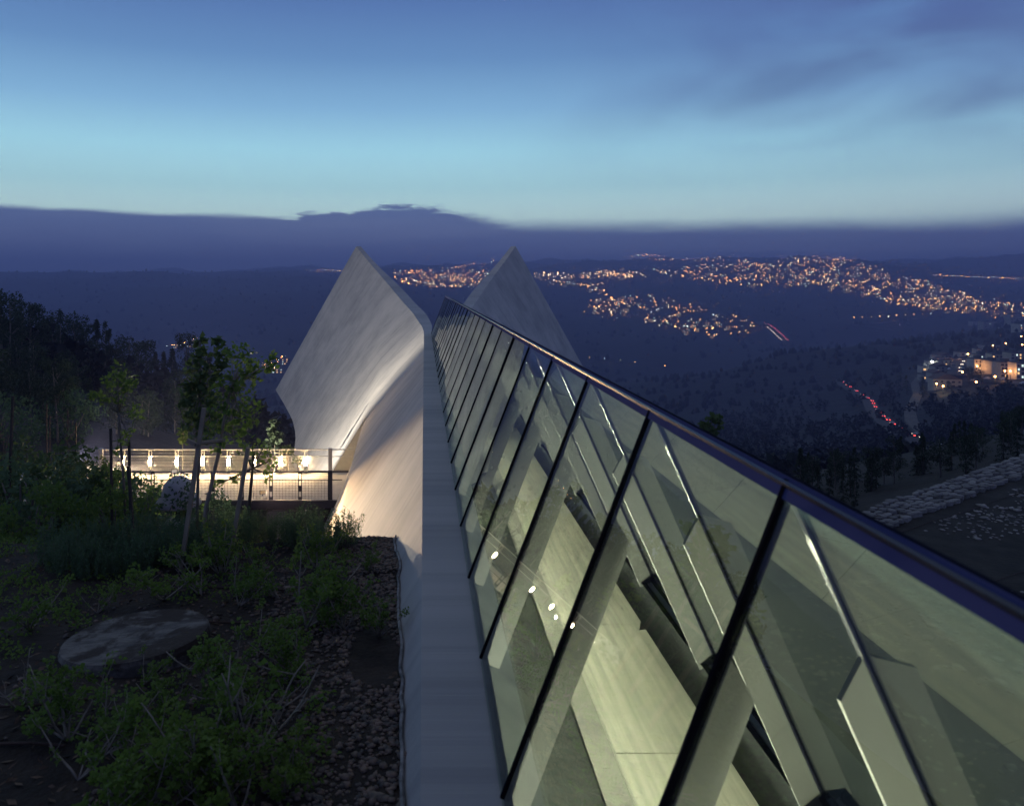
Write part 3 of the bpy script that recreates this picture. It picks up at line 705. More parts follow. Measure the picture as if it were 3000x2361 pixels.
# ------------------------------------------------------------------ bridge
DZ = -8.35; BY0, BY1 = 29.05, 33.0
br = tag(empty('footbridge', (-9, 31, DZ)), 'floodlit footbridge with pale deck reaching the concrete wall', 'footbridge')
def bchild(mb, name, mt, smooth=False):
    o = mb.build(name, mt, br, smooth); o.matrix_parent_inverse = Matrix.Translation((9, -31, -DZ)); return o
dx0 = -14.6
xs_ = np.linspace(dx0, -3.35, 11)
for a, b in zip(xs_[:-1], xs_[1:]): bchild(MB().box(a + .006, b - .006, BY0 - .02, BY1 + .45, DZ - .16, DZ), 'deck_panel', M['deck'])
bchild(MB().box(dx0 + .5, -3.30, BY0 - .16, BY0 - .03, DZ - .26, DZ + .02), 'edge_beam', M['dark_steel'])
bchild(MB().box(dx0 + .5, -3.30, BY1 + .46, BY1 + .58, DZ - .26, DZ + .02), 'edge_beam', M['dark_steel'])
bchild(MB().box(-13.5, -4.4, BY0 + .8, BY0 + 1.1, DZ - .62, DZ - .165), 'girder', M['dark_steel'])
bchild(MB().box(-13.5, -4.4, BY1 - 1.0, BY1 - .7, DZ - .62, DZ - .165), 'girder', M['dark_steel'])
bchild(MB().box(-6.2, -5.4, BY0 + .6, BY1 - .3, -12.5, DZ - .63), 'pier', M['coping'])
tag(mesh('path', [(-40, 28.7, -8.36), (dx0 + .3, 28.9, DZ - .03), (dx0 + .3, 33.3, DZ - .03), (-40, 34.5, -8.36),
                  (-40, 28.7, -8.7), (dx0 + .3, 28.9, -8.8), (dx0 + .3, 33.3, -8.8), (-40, 34.5, -8.7)],
         [(0,1,2,3), (7,6,5,4), (0,4,5,1), (1,5,6,2), (2,6,7,3), (3,7,4,0)], M['deck']), kind='structure')

def railing(name, label, y, us, endu, mt, grid, leftend):
    r = tag(empty(name, (-9, y, DZ)), label, 'railing', 'bridge railings')
    top = DZ + 1.08; mid = DZ + 0.78
    X = lambda u: (u - PU) / F * y
    x1 = X(endu); xe = -3.05; x0 = X(leftend)
    L = lambda mb, nm, sm=False: setattr(mb.build(nm, mt, r, sm), 'matrix_parent_inverse', Matrix.Translation((9, -y, -DZ)))
    for u in us:
        x = X(u); mb = MB()
        mb.box(x - .075, x - .045, y - .012, y + .012, DZ + .02, top); mb.box(x + .045, x + .075, y - .012, y + .012, DZ + .02, top)
        for z0, z1 in ((.0, .12), (.30, .55), (.72, .78), (1.0, 1.06)): mb.box(x - .044, x + .044, y - .010, y + .010, DZ + z0 + .02, DZ + z1)
        L(mb, 'post')
    L(MB().box(x1 - .10, x1 + .06, y - .06, y + .06, DZ, top + .06), 'end_post')
    if leftend > 0: L(MB().box(x0 - .02, x0 + .15, y - .06, y + .06, DZ, top + .04), 'end_post')
    L(MB().tube([(x0 - .1, y, top), (xe + .15, y, top)], .022, 8), 'rail'); L(MB().tube([(x0 - .1, y, mid), (xe - .1, y, mid)], .018, 8), 'rail')
    for k in range(11):
        z = DZ + .09 + .063 * k
        L(MB().tube([(x0, y, z), (x1, y, z)], .0055, 4), 'cable')
    for z in (mid + .075, mid + .15, mid + .225): L(MB().tube([(x0, y, z), (x1, y, z)], .0055, 4), 'cable')
    if grid:
        x = x0 + .1
        proto = None
        while x < x1 - .1:
            L(MB().tube([(x, y, DZ + .03), (x, y, mid)], .0045, 4), 'mesh_wire'); x += .125
    return r
railing('near_railing', 'dark steel mesh railing on the near side of the footbridge', BY0, [272, 360, 448, 535, 623, 709, 794, 879], 969, M['dark_steel'], True, 205)
railing('far_railing', 'pale steel cable railing with lamps on the far side of the footbridge', BY1, [440, 518, 594, 670, 746, 822, 896, 361], 969, M['pale_steel'], False, 292)

LZ = -7.815
nth = ['leftmost, behind the thin sapling trunk', 'second from the left', 'third from the left', 'fourth from the left', 'fifth from the left, behind sapling leaves',
       'sixth from the left, behind a sapling trunk', 'seventh from left, beside a pine', 'rightmost, nearest the concrete wall']
for k, u in enumerate((361, 440, 518, 594, 670, 746, 822, 896)):
    x = (u - PU) / F * BY1
    lp = tag(empty('bridge_lamp', (x, BY1 - .06, LZ)), 'glowing tubular lamp on the far bridge railing, ' + nth[k], 'lamp', 'lamps on the footbridge railing')
    MB().lathe([(0.015, -.13), (.032, -.11), (.038, -.06), (.038, .06), (.024, .10), (.006, .115)], n=8).build('bulb', M['bulb'], lp, True)
    MB().lathe([(.03, -.34), (.045, -.32), (.045, -.135), (.028, -.13)], n=8).build('socket', M['pale_steel'], lp)
    rv = [(math.cos(a) * r_, math.sin(a) * r_, z) for r_ in (.075, .081) for z in (-.16, .16) for a in [R(10 + 16 * q) for q in range(11)]]
    rf = [(i, i+1, i+12, i+11) for i in range(10)] + [(22+i, 33+i, 34+i, 23+i) for i in range(10)] + [(i, 22+i, 23+i, i+1) for i in range(10)] + [(11+i, 12+i, 34+i, 33+i) for i in range(10)]
    if k < 6: mesh('light_shield', rv, rf, M['dark_steel'], lp, True)  # added dark shell, blocks the lamp's light towards the trees behind
    MB().box(-.02, .02, .0, .06, -.33, -.28).build('bracket', M['pale_steel'], lp)

# floodlight clamped to the near railing, aimed at the wing
def floodlight(pos, aim, power, colr, size, label):
    pos = Vector(pos); d = (Vector(aim) - pos).normalized(); q = d.to_track_quat('-Z', 'Y')
    fl = tag(empty('floodlight', pos), label, 'floodlight', 'floodlights on the footbridge'); fl.rotation_euler = q.to_euler()
    MB().box(-.11, .11, -.08, .08, .0, .09).build('housing', M['dark_steel'], fl)
    MB().box(-.09, .09, -.06, .06, -.006, -.002).build('lens', emit('flood_lens', colr, 0.4, False), fl)
    MB().box(-.02, .02, -.14, -.081, .02, .05).build('bracket', M['dark_steel'], fl)
    sl = bpy.data.lights.new('floodlight_beam', 'SPOT'); sl.energy = power; sl.color = colr; sl.spot_size = R(size); sl.spot_blend = 1.0; sl.shadow_soft_size = 0.04
    so = bpy.data.objects.new('floodlight_beam', sl); COL.objects.link(so); so.parent = fl; so.location = (0, 0, -.03)
floodlight((-15.8, 34.0, -7.9), (-1.6, 56, -4.6), 33000, (1.0, 0.88, 0.72), 124, 'small floodlight among bushes at the left bridge end, aimed at the wing')
floodlight((-6.3, BY0 + .35, -8.15), (-2.2, 19.5, -6.2), 15000, (1.0, 0.64, 0.33), 32, 'small floodlight low on the bridge deck, aimed at the lower wall')
floodlight((-9.6, BY0 - .12, -7.2), (-0.6, 10.5, -3.6), 7500, (1.0, 0.90, 0.72), 36, 'small floodlight on the middle of the near railing, aimed back along the wall')

# ------------------------------------------------------------------ plants
def leaves(C, size, asp=0.55, up=None, r=None, flat=1.0):
    """one quad leaf at each point of C; returns verts, quads"""
    r = r or rng; n = len(C); C = np.asarray(C, float)
    d = r.normal(size=(n, 3)); 
    if up is not None: d = d * 0.6 + np.asarray(up)
    if flat < 1: d[:, 2] *= flat
    d /= np.linalg.norm(d, axis=1, keepdims=True)
    s = r.normal(size=(n, 3)); s[:, 2] *= flat; s -= d * (s * d).sum(1, keepdims=True); s /= np.linalg.norm(s, axis=1, keepdims=True)
    L = size * r.uniform(.6, 1.35, (n, 1)); W = L * asp
    b = np.cross(d, s) * W * 0.25
    V = np.stack([C, C + d * L * .5 + s * W * .5 + b, C + d * L, C + d * L * .5 - s * W * .5 + b], 1).reshape(-1, 3)
    return V, np.arange(4 * n).reshape(n, 4)
def ball(n, r): 
    v = rng.normal(size=(n, 3)); v /= np.linalg.norm(v, axis=1, keepdims=True); return v * r * rng.uniform(.35, 1, (n, 1)) ** .5
def stem_tubes(list_, n=5):
    mb = MB()
    for pts_, r0, r1 in list_:
        k = len(pts_); mb.tube(pts_, [lerp(r0, r1, i / (k - 1)) for i in range(k)], n)
    return mb
def wander(a, d, L, k, wob):
    p = Vector(a); d = Vector(d).normalized(); out = [p.copy()]
    for i in range(k):
        d = (d + Vector((random.uniform(-wob, wob), random.uniform(-wob, wob), random.uniform(-wob * .5, wob)))).normalized(); p = p + d * (L / k); out.append(p.copy())
    return out

def plant(name, crown_me, stem_me, loc, rz, sc, label, cat, group=None, cn='foliage', sn='stem'):
    e = tag(empty(name, loc, rz), label, cat, group); e.scale = (sc, sc, sc) if not isinstance(sc, tuple) else sc
    if crown_me: link(cn, crown_me, e)
    if stem_me: link(sn, stem_me, e)
    return e

def mbmesh(name, mb, mt): 
    me = bpy.data.meshes.new(name); me.from_pydata(mb.v, [], mb.f); me.update(); me.materials.append(mt)
    me.polygons.foreach_set('use_smooth', [True] * len(me.polygons)); return me

# round-leaved shrubs of the foreground (about 1 unit high)
def make_shrub(nst, spread, bare, leaf, per):
    C = []; st = []
    for k in range(nst):
        a = random.uniform(0, 6.28); d = (math.cos(a) * spread, math.sin(a) * spread, random.uniform(.5, 1.1))
        pl = wander((0, 0, 0), d, random.uniform(.6, 1.1), 6, .22); st.append((pl, .018, .006))
        for b in range(4):
            i = random.randint(2, 5); q = wander(pl[i], (random.uniform(-1, 1), random.uniform(-1, 1), random.uniform(.1, .9)), random.uniform(.2, .42), 4, .3); st.append((q, .008, .003))
            for m_ in range(2, 5):
                if random.random() > bare: C.append(np.array(q[m_]) + ball(per, .058))
        if random.random() > bare: C.append(np.array(pl[-1]) + ball(per * 2, .10))
    V, Q = leaves(np.concatenate(C), leaf, .85, flat=.5)
    return npmesh('foliage', V, Q, [M['leaf']]), mbmesh('stems', stem_tubes(st, 4), M['pale_bark'])
SH = [make_shrub(7, .9, .30, .062, 10), make_shrub(6, 1.0, .40, .066, 9), make_shrub(6, .8, .78, .06, 8), make_shrub(9, .7, .18, .056, 10)]
shr = [ # u, v of the foot, size, kind, label
    (650, 1690, .62, 3, 'dense bluish green shrub just in front of the rosemary, left of the black soil'),
    (930, 1668, .55, 0, 'round green shrub on the dark soil near the wall corner'),
    (1080, 1672, .30, 3, 'small green tuft alone on the dark soil beside the wall'),
    (480, 1760, .6, 1, 'upright light green shrub behind the round concrete lid'),
    (590, 1745, .6, 1, 'leafy green shrub right of the rosemary and behind the concrete lid'),
    (700, 1780, .5, 0, 'low green shrub to the right of the concrete lid'),
    (900, 1845, .72, 0, 'broad green shrub spreading over pebbles in mid bed'),
    (1010, 1850, .55, 0, 'leafy shrub over pebbles closest to the wall in mid bed'),
    (1110, 1870, .42, 3, 'small bright shrub against the foot of the concrete wall'),
    (870, 1990, .5, 0, 'sparse green shrub at the left edge of the pebbles'),
    (680, 2070, .62, 0, 'light green shrub with feathery top right of the concrete lid'),
    (740, 2240, .8, 2, 'straggling shrub of bare grey stems beside the pebbles'),
    (420, 2010, .30, 1, 'shrub with curling bare twigs in front of the concrete lid'),
    (500, 2120, .36, 0, 'leafy green shrub in the middle of the foreground bed'),
    (330, 2210, .42, 0, 'green shrub low in the foreground, left of the bed centre'),
    (230, 2290, .5, 1, 'dim green shrub in the lower left of the bed'),
    (570, 2340, .6, 3, 'bright green shrub at the bottom edge of the garden bed'),
    (700, 2400, .6, 0, 'bushy green shrub at the bottom edge, beside the pebbles'),
    (400, 2420, .55, 0, 'green shrub at the bottom edge, left of the bright one'),
    (830, 2330, .38, 3, 'small leafy sprig near the bottom edge among pebbles'),
    (90, 1850, .55, 1, 'dim shrub far left, beside the concrete lid'),
    (60, 2080, .45, 2, 'nearly bare shrub at the left edge of the bed'),
    (285, 1800, .30, 1, 'thin leafy shrub hanging over the back rim of the concrete lid')]
fill_ = [(760, 1900, 'between lid and pebbles'), (780, 2090, 'at the pebble edge, mid bed'),
         (620, 2190, 'in the centre of the lower bed'), (520, 2260, 'lower bed, below centre'), (200, 2180, 'far left in the lower bed'), (820, 1760, 'upper bed near dark soil'), (760, 1690, 'upper bed before the rosemary'),
         (350, 2330, 'at the bottom left of the bed'), (650, 2300, 'near the bottom, right of centre'), (480, 2380, 'at the bottom below centre'), (540, 1680, 'before the rosemary, centre left'), (980, 1760, 'on pebbles below the wall corner')]
for u, v, wh in fill_: shr.append((u, v, random.uniform(.36, .6), random.choice((0, 0, 3, 1)), 'green leafy shrub ' + wh))
for i, (u, v, s, k, lab) in enumerate(shr):
    p = hit(u, v); plant('shrub', SH[k][0], SH[k][1], p, random.uniform(0, 6.28), s, lab, 'shrub', 'shrubs in the foreground bed')

# low ground cover between the shrubs
C = []
for _ in range(2600):
    y = rng.uniform(3.0, 11.5); x = rng.uniform(-6.5, wallx(y) - .5)
    if mnoise.noise((x * 1.1, y * 1.1, 12)) < .02 or (Vector((x, y)) - Vector((-2.6, 6.9))).length < .75: continue
    C.append(np.array((x, y, z_left(x, y) + .02)) + rng.normal(0, .045, (9, 3)) * np.array([1, 1, .45]) + np.array([0, 0, .03]))
V, Q = leaves(np.concatenate(C), .04, .7, flat=.6)
tag(link('ground_cover', npmesh('ground_cover', V, Q, [M['leaf']])), 'low green ground cover between the shrubs', 'ground cover', kind='stuff')
# rosemary: many upright spikes
def make_rosemary(n, rad):
    C = []; U = []; st = []
    for k in range(n):
        a = random.uniform(0, 6.28); r_ = rad * random.random() ** .5; h = random.uniform(.55, 1.05) * (1 - .3 * r_ / rad)
        b = Vector((math.cos(a) * r_, math.sin(a) * r_, 0)); lean = Vector((math.cos(a) * .25 * r_ / rad, math.sin(a) * .25 * r_ / rad, 1))
        pl = wander(b, lean, h, 5, .07); st.append((pl, .006, .002))
        for z in np.linspace(.12, 1, 26):
            f = z * 5; i = min(4, int(f)); C.append(pl[i].lerp(pl[i+1], f - i)); 
    C = np.array(C); V, Q = leaves(np.repeat(C, 2, 0), .075, .24, up=(0, 0, .5))
    return npmesh('foliage', V, Q, [M['rosemary']]), mbmesh('stems', stem_tubes(st[::3], 3), M['bark'])
RO = [make_rosemary(60, .42), make_rosemary(80, .5), make_rosemary(46, .36)]
ORD = ['first', 'second', 'third', 'fourth', 'fifth', 'sixth', 'seventh', 'eighth', 'ninth', 'tenth', 'eleventh', 'twelfth', 'thirteenth', 'fourteenth', 'fifteenth', 'sixteenth', 'seventeenth', 'eighteenth', 'nineteenth', 'twentieth', 'twenty-first', 'twenty-second', 'twenty-third', 'twenty-fourth', 'twenty-fifth']
ros = [(1005, 1600), (950, 1612), (885, 1600), (820, 1590), (760, 1585), (700, 1600), (640, 1590), (575, 1600), (510, 1640), (450, 1660), (390, 1680), (330, 1690), (270, 1690),
       (210, 1680), (160, 1650), (560, 1660), (620, 1650), (470, 1600), (400, 1610), (320, 1620), (250, 1620), (860, 1560), (940, 1560), (780, 1545), (690, 1550)]
ros.sort()
for i, (u, v) in enumerate(ros):
    p = hit(u, v)
    e = plant('rosemary_bush', RO[i % 3][0], RO[i % 3][1], p, random.uniform(0, 6.28), (s := random.uniform(.46, .66)) * p.y / 11, 'upright dark green rosemary bush, ' + ORD[i] + ' from the left along the garden edge', 'shrub', 'rosemary bushes along the garden edge')

# understorey bushes on the slope between garden and bridge
def make_bush(n, leaf, mt):
    C = []
    for k in range(n):
        c = ball(1, 1.0)[0] * np.array([1, 1, .8]) + np.array([0, 0, .8]); C.append(c + ball(46, .26))
    V, Q = leaves(np.concatenate(C), leaf, .6); st = [(wander((0, 0, 0), (random.uniform(-.6, .6), random.uniform(-.6, .6), 1), 1.2, 5, .2), .04, .012) for _ in range(5)]
    return npmesh('foliage', V, Q, [mt]), mbmesh('stems', stem_tubes(st, 5), M['bark'])
BU = [make_bush(34, .11, M['cedar']), make_bush(30, .12, M['maple']), make_bush(38, .10, M['rosemary'])]
bu = [(180, 1440, 15, 1.2, 0, 'big loose dark bush at left, in front of the bridge end'), (60, 1500, 14, 1.1, 2, 'dark bush at the left edge above the garden'),
      (280, 1500, 15, .95, 1, 'bush left of the thin sapling before the bridge'), (420, 1530, 15, .95, 2, 'bush right of the thin sapling before the bridge'),
      (470, 1480, 17, .85, 1, 'leafy bush overlapping the near railing, left of the pale hood'), (610, 1520, 16, .8, 2, 'bush right of the pale hood before the bridge'),
      (110, 1340, 24, 1.7, 0, 'tall dark bush at far left beside the path'), (250, 1330, 26, 1.5, 0, 'dark bush at the left end of the near railing'),
      (10, 1180, 40, 2.0, 2, 'rounded grey green tree-like bush beyond the path, left'), (200, 1215, 50, 2.1, 2, 'rounded silvery bush beyond the bridge behind the thin sapling'),
      (20, 1420, 20, 1.4, 1, 'dark bush at the very left edge below the path'), (340, 1560, 13, .7, 1, 'low bush at the foot of the thin sapling'),
      (120, 1560, 12.5, .7, 1, 'low dark bush behind the rosemary at left')]
for (u, v, y, s, k, lab) in bu:
    x = (u - PU) / F * y; z = ground(x, y)
    plant('bush', BU[k][0], BU[k][1], (x, y, z - .05), random.uniform(0, 6.28), s, lab, 'bush', 'bushes between garden and bridge')

# staked saplings
def sapling(name, trunk, clumps, y, label, leaf=.09, mt='maple', per=60, bark='pale_bark', tr=.03):
    base = Vector(trunk[0]); e = tag(empty(name, base), label, 'sapling')
    tl = [Vector(p) - base for p in trunk]
    MBt = stem_tubes([(tl, tr, tr * .5)] + [([tl[-2 if len(tl) > 2 else 0].lerp(tl[-1], .3), Vector(c) - base], tr * .35, tr * .15) for c, r_ in clumps], 6)
    MBt.build('trunk', M[bark], e, True)
    C = [np.array(Vector(c) - base) + ball(int(per * .72 * max(.4, (r_ / .2) ** 1.6)), r_) for c, r_ in clumps]
    V, Q = leaves(np.concatenate(C), leaf, .7, flat=.6); link('crown', npmesh('crown', V, Q, [M[mt]]), e); return e
def stake(name, a, b, wdt, label, mt='stake'):
    a = Vector(a); e = mesh(name, *(lambda m_: (m_.v, m_.f))(MB().bar((0, 0, 0), Vector(b) - a, wdt)), M[mt], None, False, None, a)
    return tag(e, label, 'stake', 'timber tree stakes')
def cl(lst, Y): return [(P(u, v, Y + random.uniform(-.25, .25)), r_ / F * Y) for u, v, r_ in lst]
ya_ = 13.0
gz = lambda u, Y: Vector(((u - PU) / F * Y, Y, ground((u - PU) / F * Y, Y) - .1))
sapling('sapling', [gz(372, ya_), P(362, 1400, ya_), P(350, 1250, ya_), P(345, 1120, ya_)],
        cl([(345, 1085, 26), (330, 1110, 28), (365, 1112, 30), (385, 1122, 24), (345, 1135, 28), (318, 1130, 16), (288, 1163, 20), (270, 1160, 14), (310, 1172, 16), (352, 1165, 20), (385, 1200, 26), (405, 1212, 20), (360, 1290, 22), (345, 1320, 16), (372, 1268, 12)], ya_), ya_,
        'slender young tree with a small leafy head before the lamps at left', .085, 'maple', 70, 'bark', .028)
stake('tree_stake', gz(330, 12.9), P(324, 1255, 12.9), .036, 'dark timber stake left of the thin sapling', 'dark_stake')
stake('tree_stake', gz(384, 12.9), P(378, 1290, 12.9), .036, 'dark timber stake right of the thin sapling', 'dark_stake')
stake('tree_stake', gz(395, 12.2), P(376, 1365, 12.2), .045, 'short dark timber stake in front of the thin sapling', 'dark_stake')
yb_ = 10.2
sapling('sapling', [gz(585, yb_), P(605, 1480, yb_), P(640, 1330, yb_), P(655, 1240, yb_), P(672, 1150, yb_), P(700, 1080, yb_)],
        cl([(700, 1035, 34), (735, 1050, 30), (680, 1050, 28), (720, 1085, 36), (745, 1100, 24), (690, 1110, 34), (655, 1130, 30), (720, 1135, 34), (640, 1180, 32), (690, 1180, 40), (735, 1185, 30), (660, 1230, 36), (710, 1240, 36), (745, 1235, 22), (625, 1260, 26), (680, 1275, 30), (640, 1310, 20), (800, 1055, 16), (790, 1075, 16)], yb_), yb_,
        'bushy young tree with pale trunk in front of the bridge lamps', .085, 'maple', 80, 'pale_bark', .035)
yc_ = 12.0
sapling('cedar_sapling', [gz(575, yc_), P(580, 1400, yc_), P(585, 1200, yc_), P(585, 1000, yc_)],
        cl([(588, 1000, 10), (590, 1030, 14), (580, 1060, 20), (605, 1075, 20), (560, 1085, 18), (585, 1110, 26), (620, 1120, 24), (550, 1130, 20), (590, 1150, 30), (555, 1170, 24), (625, 1170, 28), (545, 1200, 26), (585, 1210, 34), (620, 1230, 30), (560, 1250, 28), (600, 1275, 30), (640, 1000, 9), (645, 1030, 12), (643, 1060, 16), (650, 1100, 20)], yc_), yc_,
        'feathery cedar sapling left of the bushy young tree', .13, 'cedar', 80, 'bark', .03)
yd_ = 11.2
sapling('sapling', [gz(728, yd_), P(732, 1460, yd_), P(738, 1390, yd_), P(745, 1330, yd_)],
        cl([(740, 1300, 30), (770, 1315, 26), (715, 1320, 22), (755, 1345, 26), (790, 1350, 16), (690, 1400, 12), (785, 1390, 14), (640, 1418, 10)], yd_), yd_,
        'low dark sapling with dark trunk silhouetted against the lit deck', .08, 'maple', 60, 'dark_stake', .035)
stake('tree_stake', gz(526, 9.4), P(598, 1195, 9.4), .05, 'long pale leaning stake crossing the bridge left of the bushy sapling')
stake('tree_stake', gz(668, 9.8), P(727, 1312, 9.8), .05, 'pale leaning stake crossing the deck right of the bushy sapling')
stake('tree_tie', P(548, 1290, 9.35), P(572, 1302, 9.35), .05, 'short end of a timber cross tie on the leaning stake', 'stake')
tag(mesh('cross_tie', *(lambda m_: (m_.v, m_.f))(MB().tube([P(572, 1303, 9.35), P(605, 1296, 9.5), P(650, 1290, 9.8)], .028, 6)), M['stake']), 'pale crooked cross tie linking leaning stake and bushy sapling', 'stake', 'timber tree stakes')
stake('tree_stake', gz(20, 14), P(38, 1160, 14), .04, 'dark thin stake at the far left edge', 'dark_stake')
for k, (u, v0, v1, Y, lab) in enumerate(((137, 1310, 1185, 34, 'thin bare cane among bushes beyond path, left of centre bush'), (222, 1310, 1238, 30, 'short pale cane left of the railing end'), (198, 1290, 1198, 36, 'slim cane behind the dark left bush'), (146, 1300, 1215, 35, 'slim brown cane behind the far left bush'))):
    stake('garden_cane', Vector(((u - PU) / F * Y, Y, ground((u - PU) / F * Y, Y) - .1)), P(u, v1, Y), .04, lab, 'dark_stake')
# small lit plants right behind the bridge
sapling('pine_seedling', [(P(846, 1420, 34.6)), P(843, 1345, 34.6), P(838, 1325, 34.6)], cl([(832, 1320, 10), (845, 1316, 9), (852, 1322, 8)], 34.6), 34.6, 'small pale trunked pine seedling lit between the two right lamps', .16, 'cedar', 120, 'pale_bark', .05)
sapling('pine_seedling', [(P(880, 1420, 34.8)), P(872, 1360, 34.8), P(868, 1350, 34.8)], cl([(868, 1345, 11), (876, 1352, 8)], 34.8), 34.8, 'tiny lit pine sprig left of the rightmost lamp', .15, 'cedar', 110, 'pale_bark', .04)
sapling('poplar_sapling', [gz(534, 33.75), P(535, 1310, 33.75), P(537, 1262, 33.75)], cl([(537, 1258, 8), (535, 1268, 9), (537, 1280, 9), (536, 1292, 9)], 33.75), 33.75, 'tiny narrow leafy sapling behind the third bridge lamp', .2, 'maple', 90, 'bark', .04)
sapling('pine_seedling', [gz(805, 39), P(805, 1300, 39), P(806, 1250, 39)], cl([(806, 1240, 8), (800, 1262, 14), (812, 1280, 16), (802, 1300, 18)], 39), 39, 'dim young pine just left of the wing edge', .25, 'pine', 90, 'bark', .05)

# pale mushroom-shaped hood on a post
hp = P(522, 1478, 15.5); hd = tag(empty('garden_hood', hp), 'pale dome shaped hood on a short post among bushes before the bridge', 'garden fixture')
MB().lathe([(.46, .0), (.47, .03), (.40, .12), (.335, .22), (.30, .36), (.26, .45), (.18, .53), (.09, .575), (.02, .585)], n=24).build('dome', M['hood'], hd, True)
MB().lathe([(.05, -1.2), (.05, .01)], n=8).build('post', M['dark_steel'], hd)
MB().box(-.3, .3, -.25, .25, -.42, -.34).build('base_slab', M['hood'], hd)

# round concrete lid in the bed
lc = hit(402, 1895) - Vector((0, 0, .05)); lid = tag(empty('well_lid', lc), 'weathered round concrete lid half sunk in the garden bed', 'lid')
mb = MB(); prof = [(.64, -.4), (.66, .12), (.645, .16), (.60, .165), (.0, .15)]
vs = []; fs = []
for r_, z in prof[:-1]: vs += [(r_ * math.cos(2*math.pi*j/48), r_ * math.sin(2*math.pi*j/48), z) for j in range(48)]
for i in range(3):
    for j in range(48): a = i*48+j; b = i*48+(j+1) % 48; fs.append((a, b, b+48, a+48))
fs.append(tuple(range(144, 192)))
mesh('lid_disc', vs, fs, M['well'], lid); lid.rotation_euler = (R(-4), R(-4), 0)
MB().lathe([(.17, .10), (.175, .166), (.165, .169), (.16, .166)], (0, -.05, 0), 24).build('hatch_ring', M['well'], lid)
for k, (pts_, lab) in enumerate((([(0, 2080), (120, 2075), (260, 2060)], 'brown drip pipe at the left, in front of the concrete lid'), ([(0, 2195), (90, 2195), (190, 2200)], 'brown drip pipe low in the left corner'),
                              ([(560, 1830), (700, 1832), (860, 1835)], 'thin reddish drip pipe right of the concrete lid'), ([(560, 1725), (700, 1728), (860, 1735)], 'dark drip pipe behind the middle shrubs'))):
    q = [hit(u, v) for u, v in pts_]
    tag(MB().tube([p + Vector((0, 0, .02)) for p in q], .012, 6).build('drip_pipe', M['pipe']), lab, 'pipe', 'drip pipes in the garden bed')

# ------------------------------------------------------------------ woods
def crown_mesh(name, clumps, per, leaf, mt, asp=.6):
    C = [np.array(c) + ball(per, r_) for c, r_ in clumps]; V, Q = leaves(np.concatenate(C), leaf, asp); return npmesh(name, V, Q, [mt])
def make_pine(h, seed):
    random.seed(seed); cls = []; st = [(wander((0, 0, 0), (0, 0, 1), h * .95, 7, .06), h * .02, h * .006)]
    for k in range(20):
        z = random.uniform(.38, 1.0); r_ = h * .26 * (1.12 - abs(z - .62) * 1.3); a = random.uniform(0, 6.28); q = random.uniform(.25, 1)
        c = Vector((math.cos(a) * r_ * q, math.sin(a) * r_ * q, h * z)); cls.append((tuple(c), h * random.uniform(.06, .115)))
        if k % 2 == 0: st.append(([Vector((0, 0, h * z * .85)), c], h * .006, h * .003))
    return crown_mesh('crown', cls, 90, h * .030, M['pine']), mbmesh('trunk', stem_tubes(st, 5), M['bark'])
def make_conifer(h, seed, wdt=.2, mt='pine'):
    random.seed(seed); C = []; 
    for k in range(46):
        z = random.uniform(.10, .99); r_ = h * wdt * (1.03 - z) ** .85; a = random.uniform(0, 6.28)
        for s in np.linspace(.15, 1, 5):
            c = np.array((math.cos(a) * r_ * s, math.sin(a) * r_ * s, h * (z - .05 * s * s))); C.append(c + ball(9, h * .020 * (1.3 - z * .8)))
    V, Q = leaves(np.concatenate(C), h * .030, .5)
    return npmesh('crown', V, Q, [M[mt]]), mbmesh('trunk', stem_tubes([([Vector((0, 0, 0)), Vector((0, 0, h * .97))], h * .018, h * .003)], 5), M['bark'])
def make_cypress(h, seed):
    random.seed(seed); C = []
    for k in range(60):
        z = random.uniform(.05, 1.0); r_ = h * .055 * min(1, (1.02 - z) * 3) * (.6 + .4 * min(1, z * 5)); a = random.uniform(0, 6.28)
        C.append(np.array((math.cos(a) * r_, math.sin(a) * r_, h * z)) + ball(30, h * .028))
    V, Q = leaves(np.concatenate(C), h * .024, .45, up=(0, 0, .6))
    return npmesh('crown', V, Q, [M['pine']]), mbmesh('trunk', stem_tubes([([Vector((0, 0, 0)), Vector((0, 0, h * .9))], h * .015, h * .004)], 5), M['bark'])
PINES = [make_pine(10, s) for s in (11, 12, 13, 14)]; CONI = [make_conifer(10, s) for s in (21, 22, 23)]; CYP = [make_cypress(10, 31), make_cypress(10, 32)]
random.seed(99)
KINDS = {'p': (PINES, 'pine_tree', 'pine'), 'c': (CONI, 'conifer_tree', 'conifer'), 'y': (CYP, 'cypress_tree', 'cypress')}
def tree(kind, x, y, top_z, label, group, minh=3.0):
    ms, nm, _ = KINDS[kind]; z = ground(x, y) - .3; h = max(minh, top_z - z); cr, tk = random.choice(ms); s = h / 10
    wz = s * random.uniform(.85, 1.2)
    if kind == 'p': wz = min(wz, 1.1)
    return plant(nm, cr, tk, (x, y, z), random.uniform(0, 6.28), (wz, wz, s), label, 'tree', group, 'crown', 'trunk')
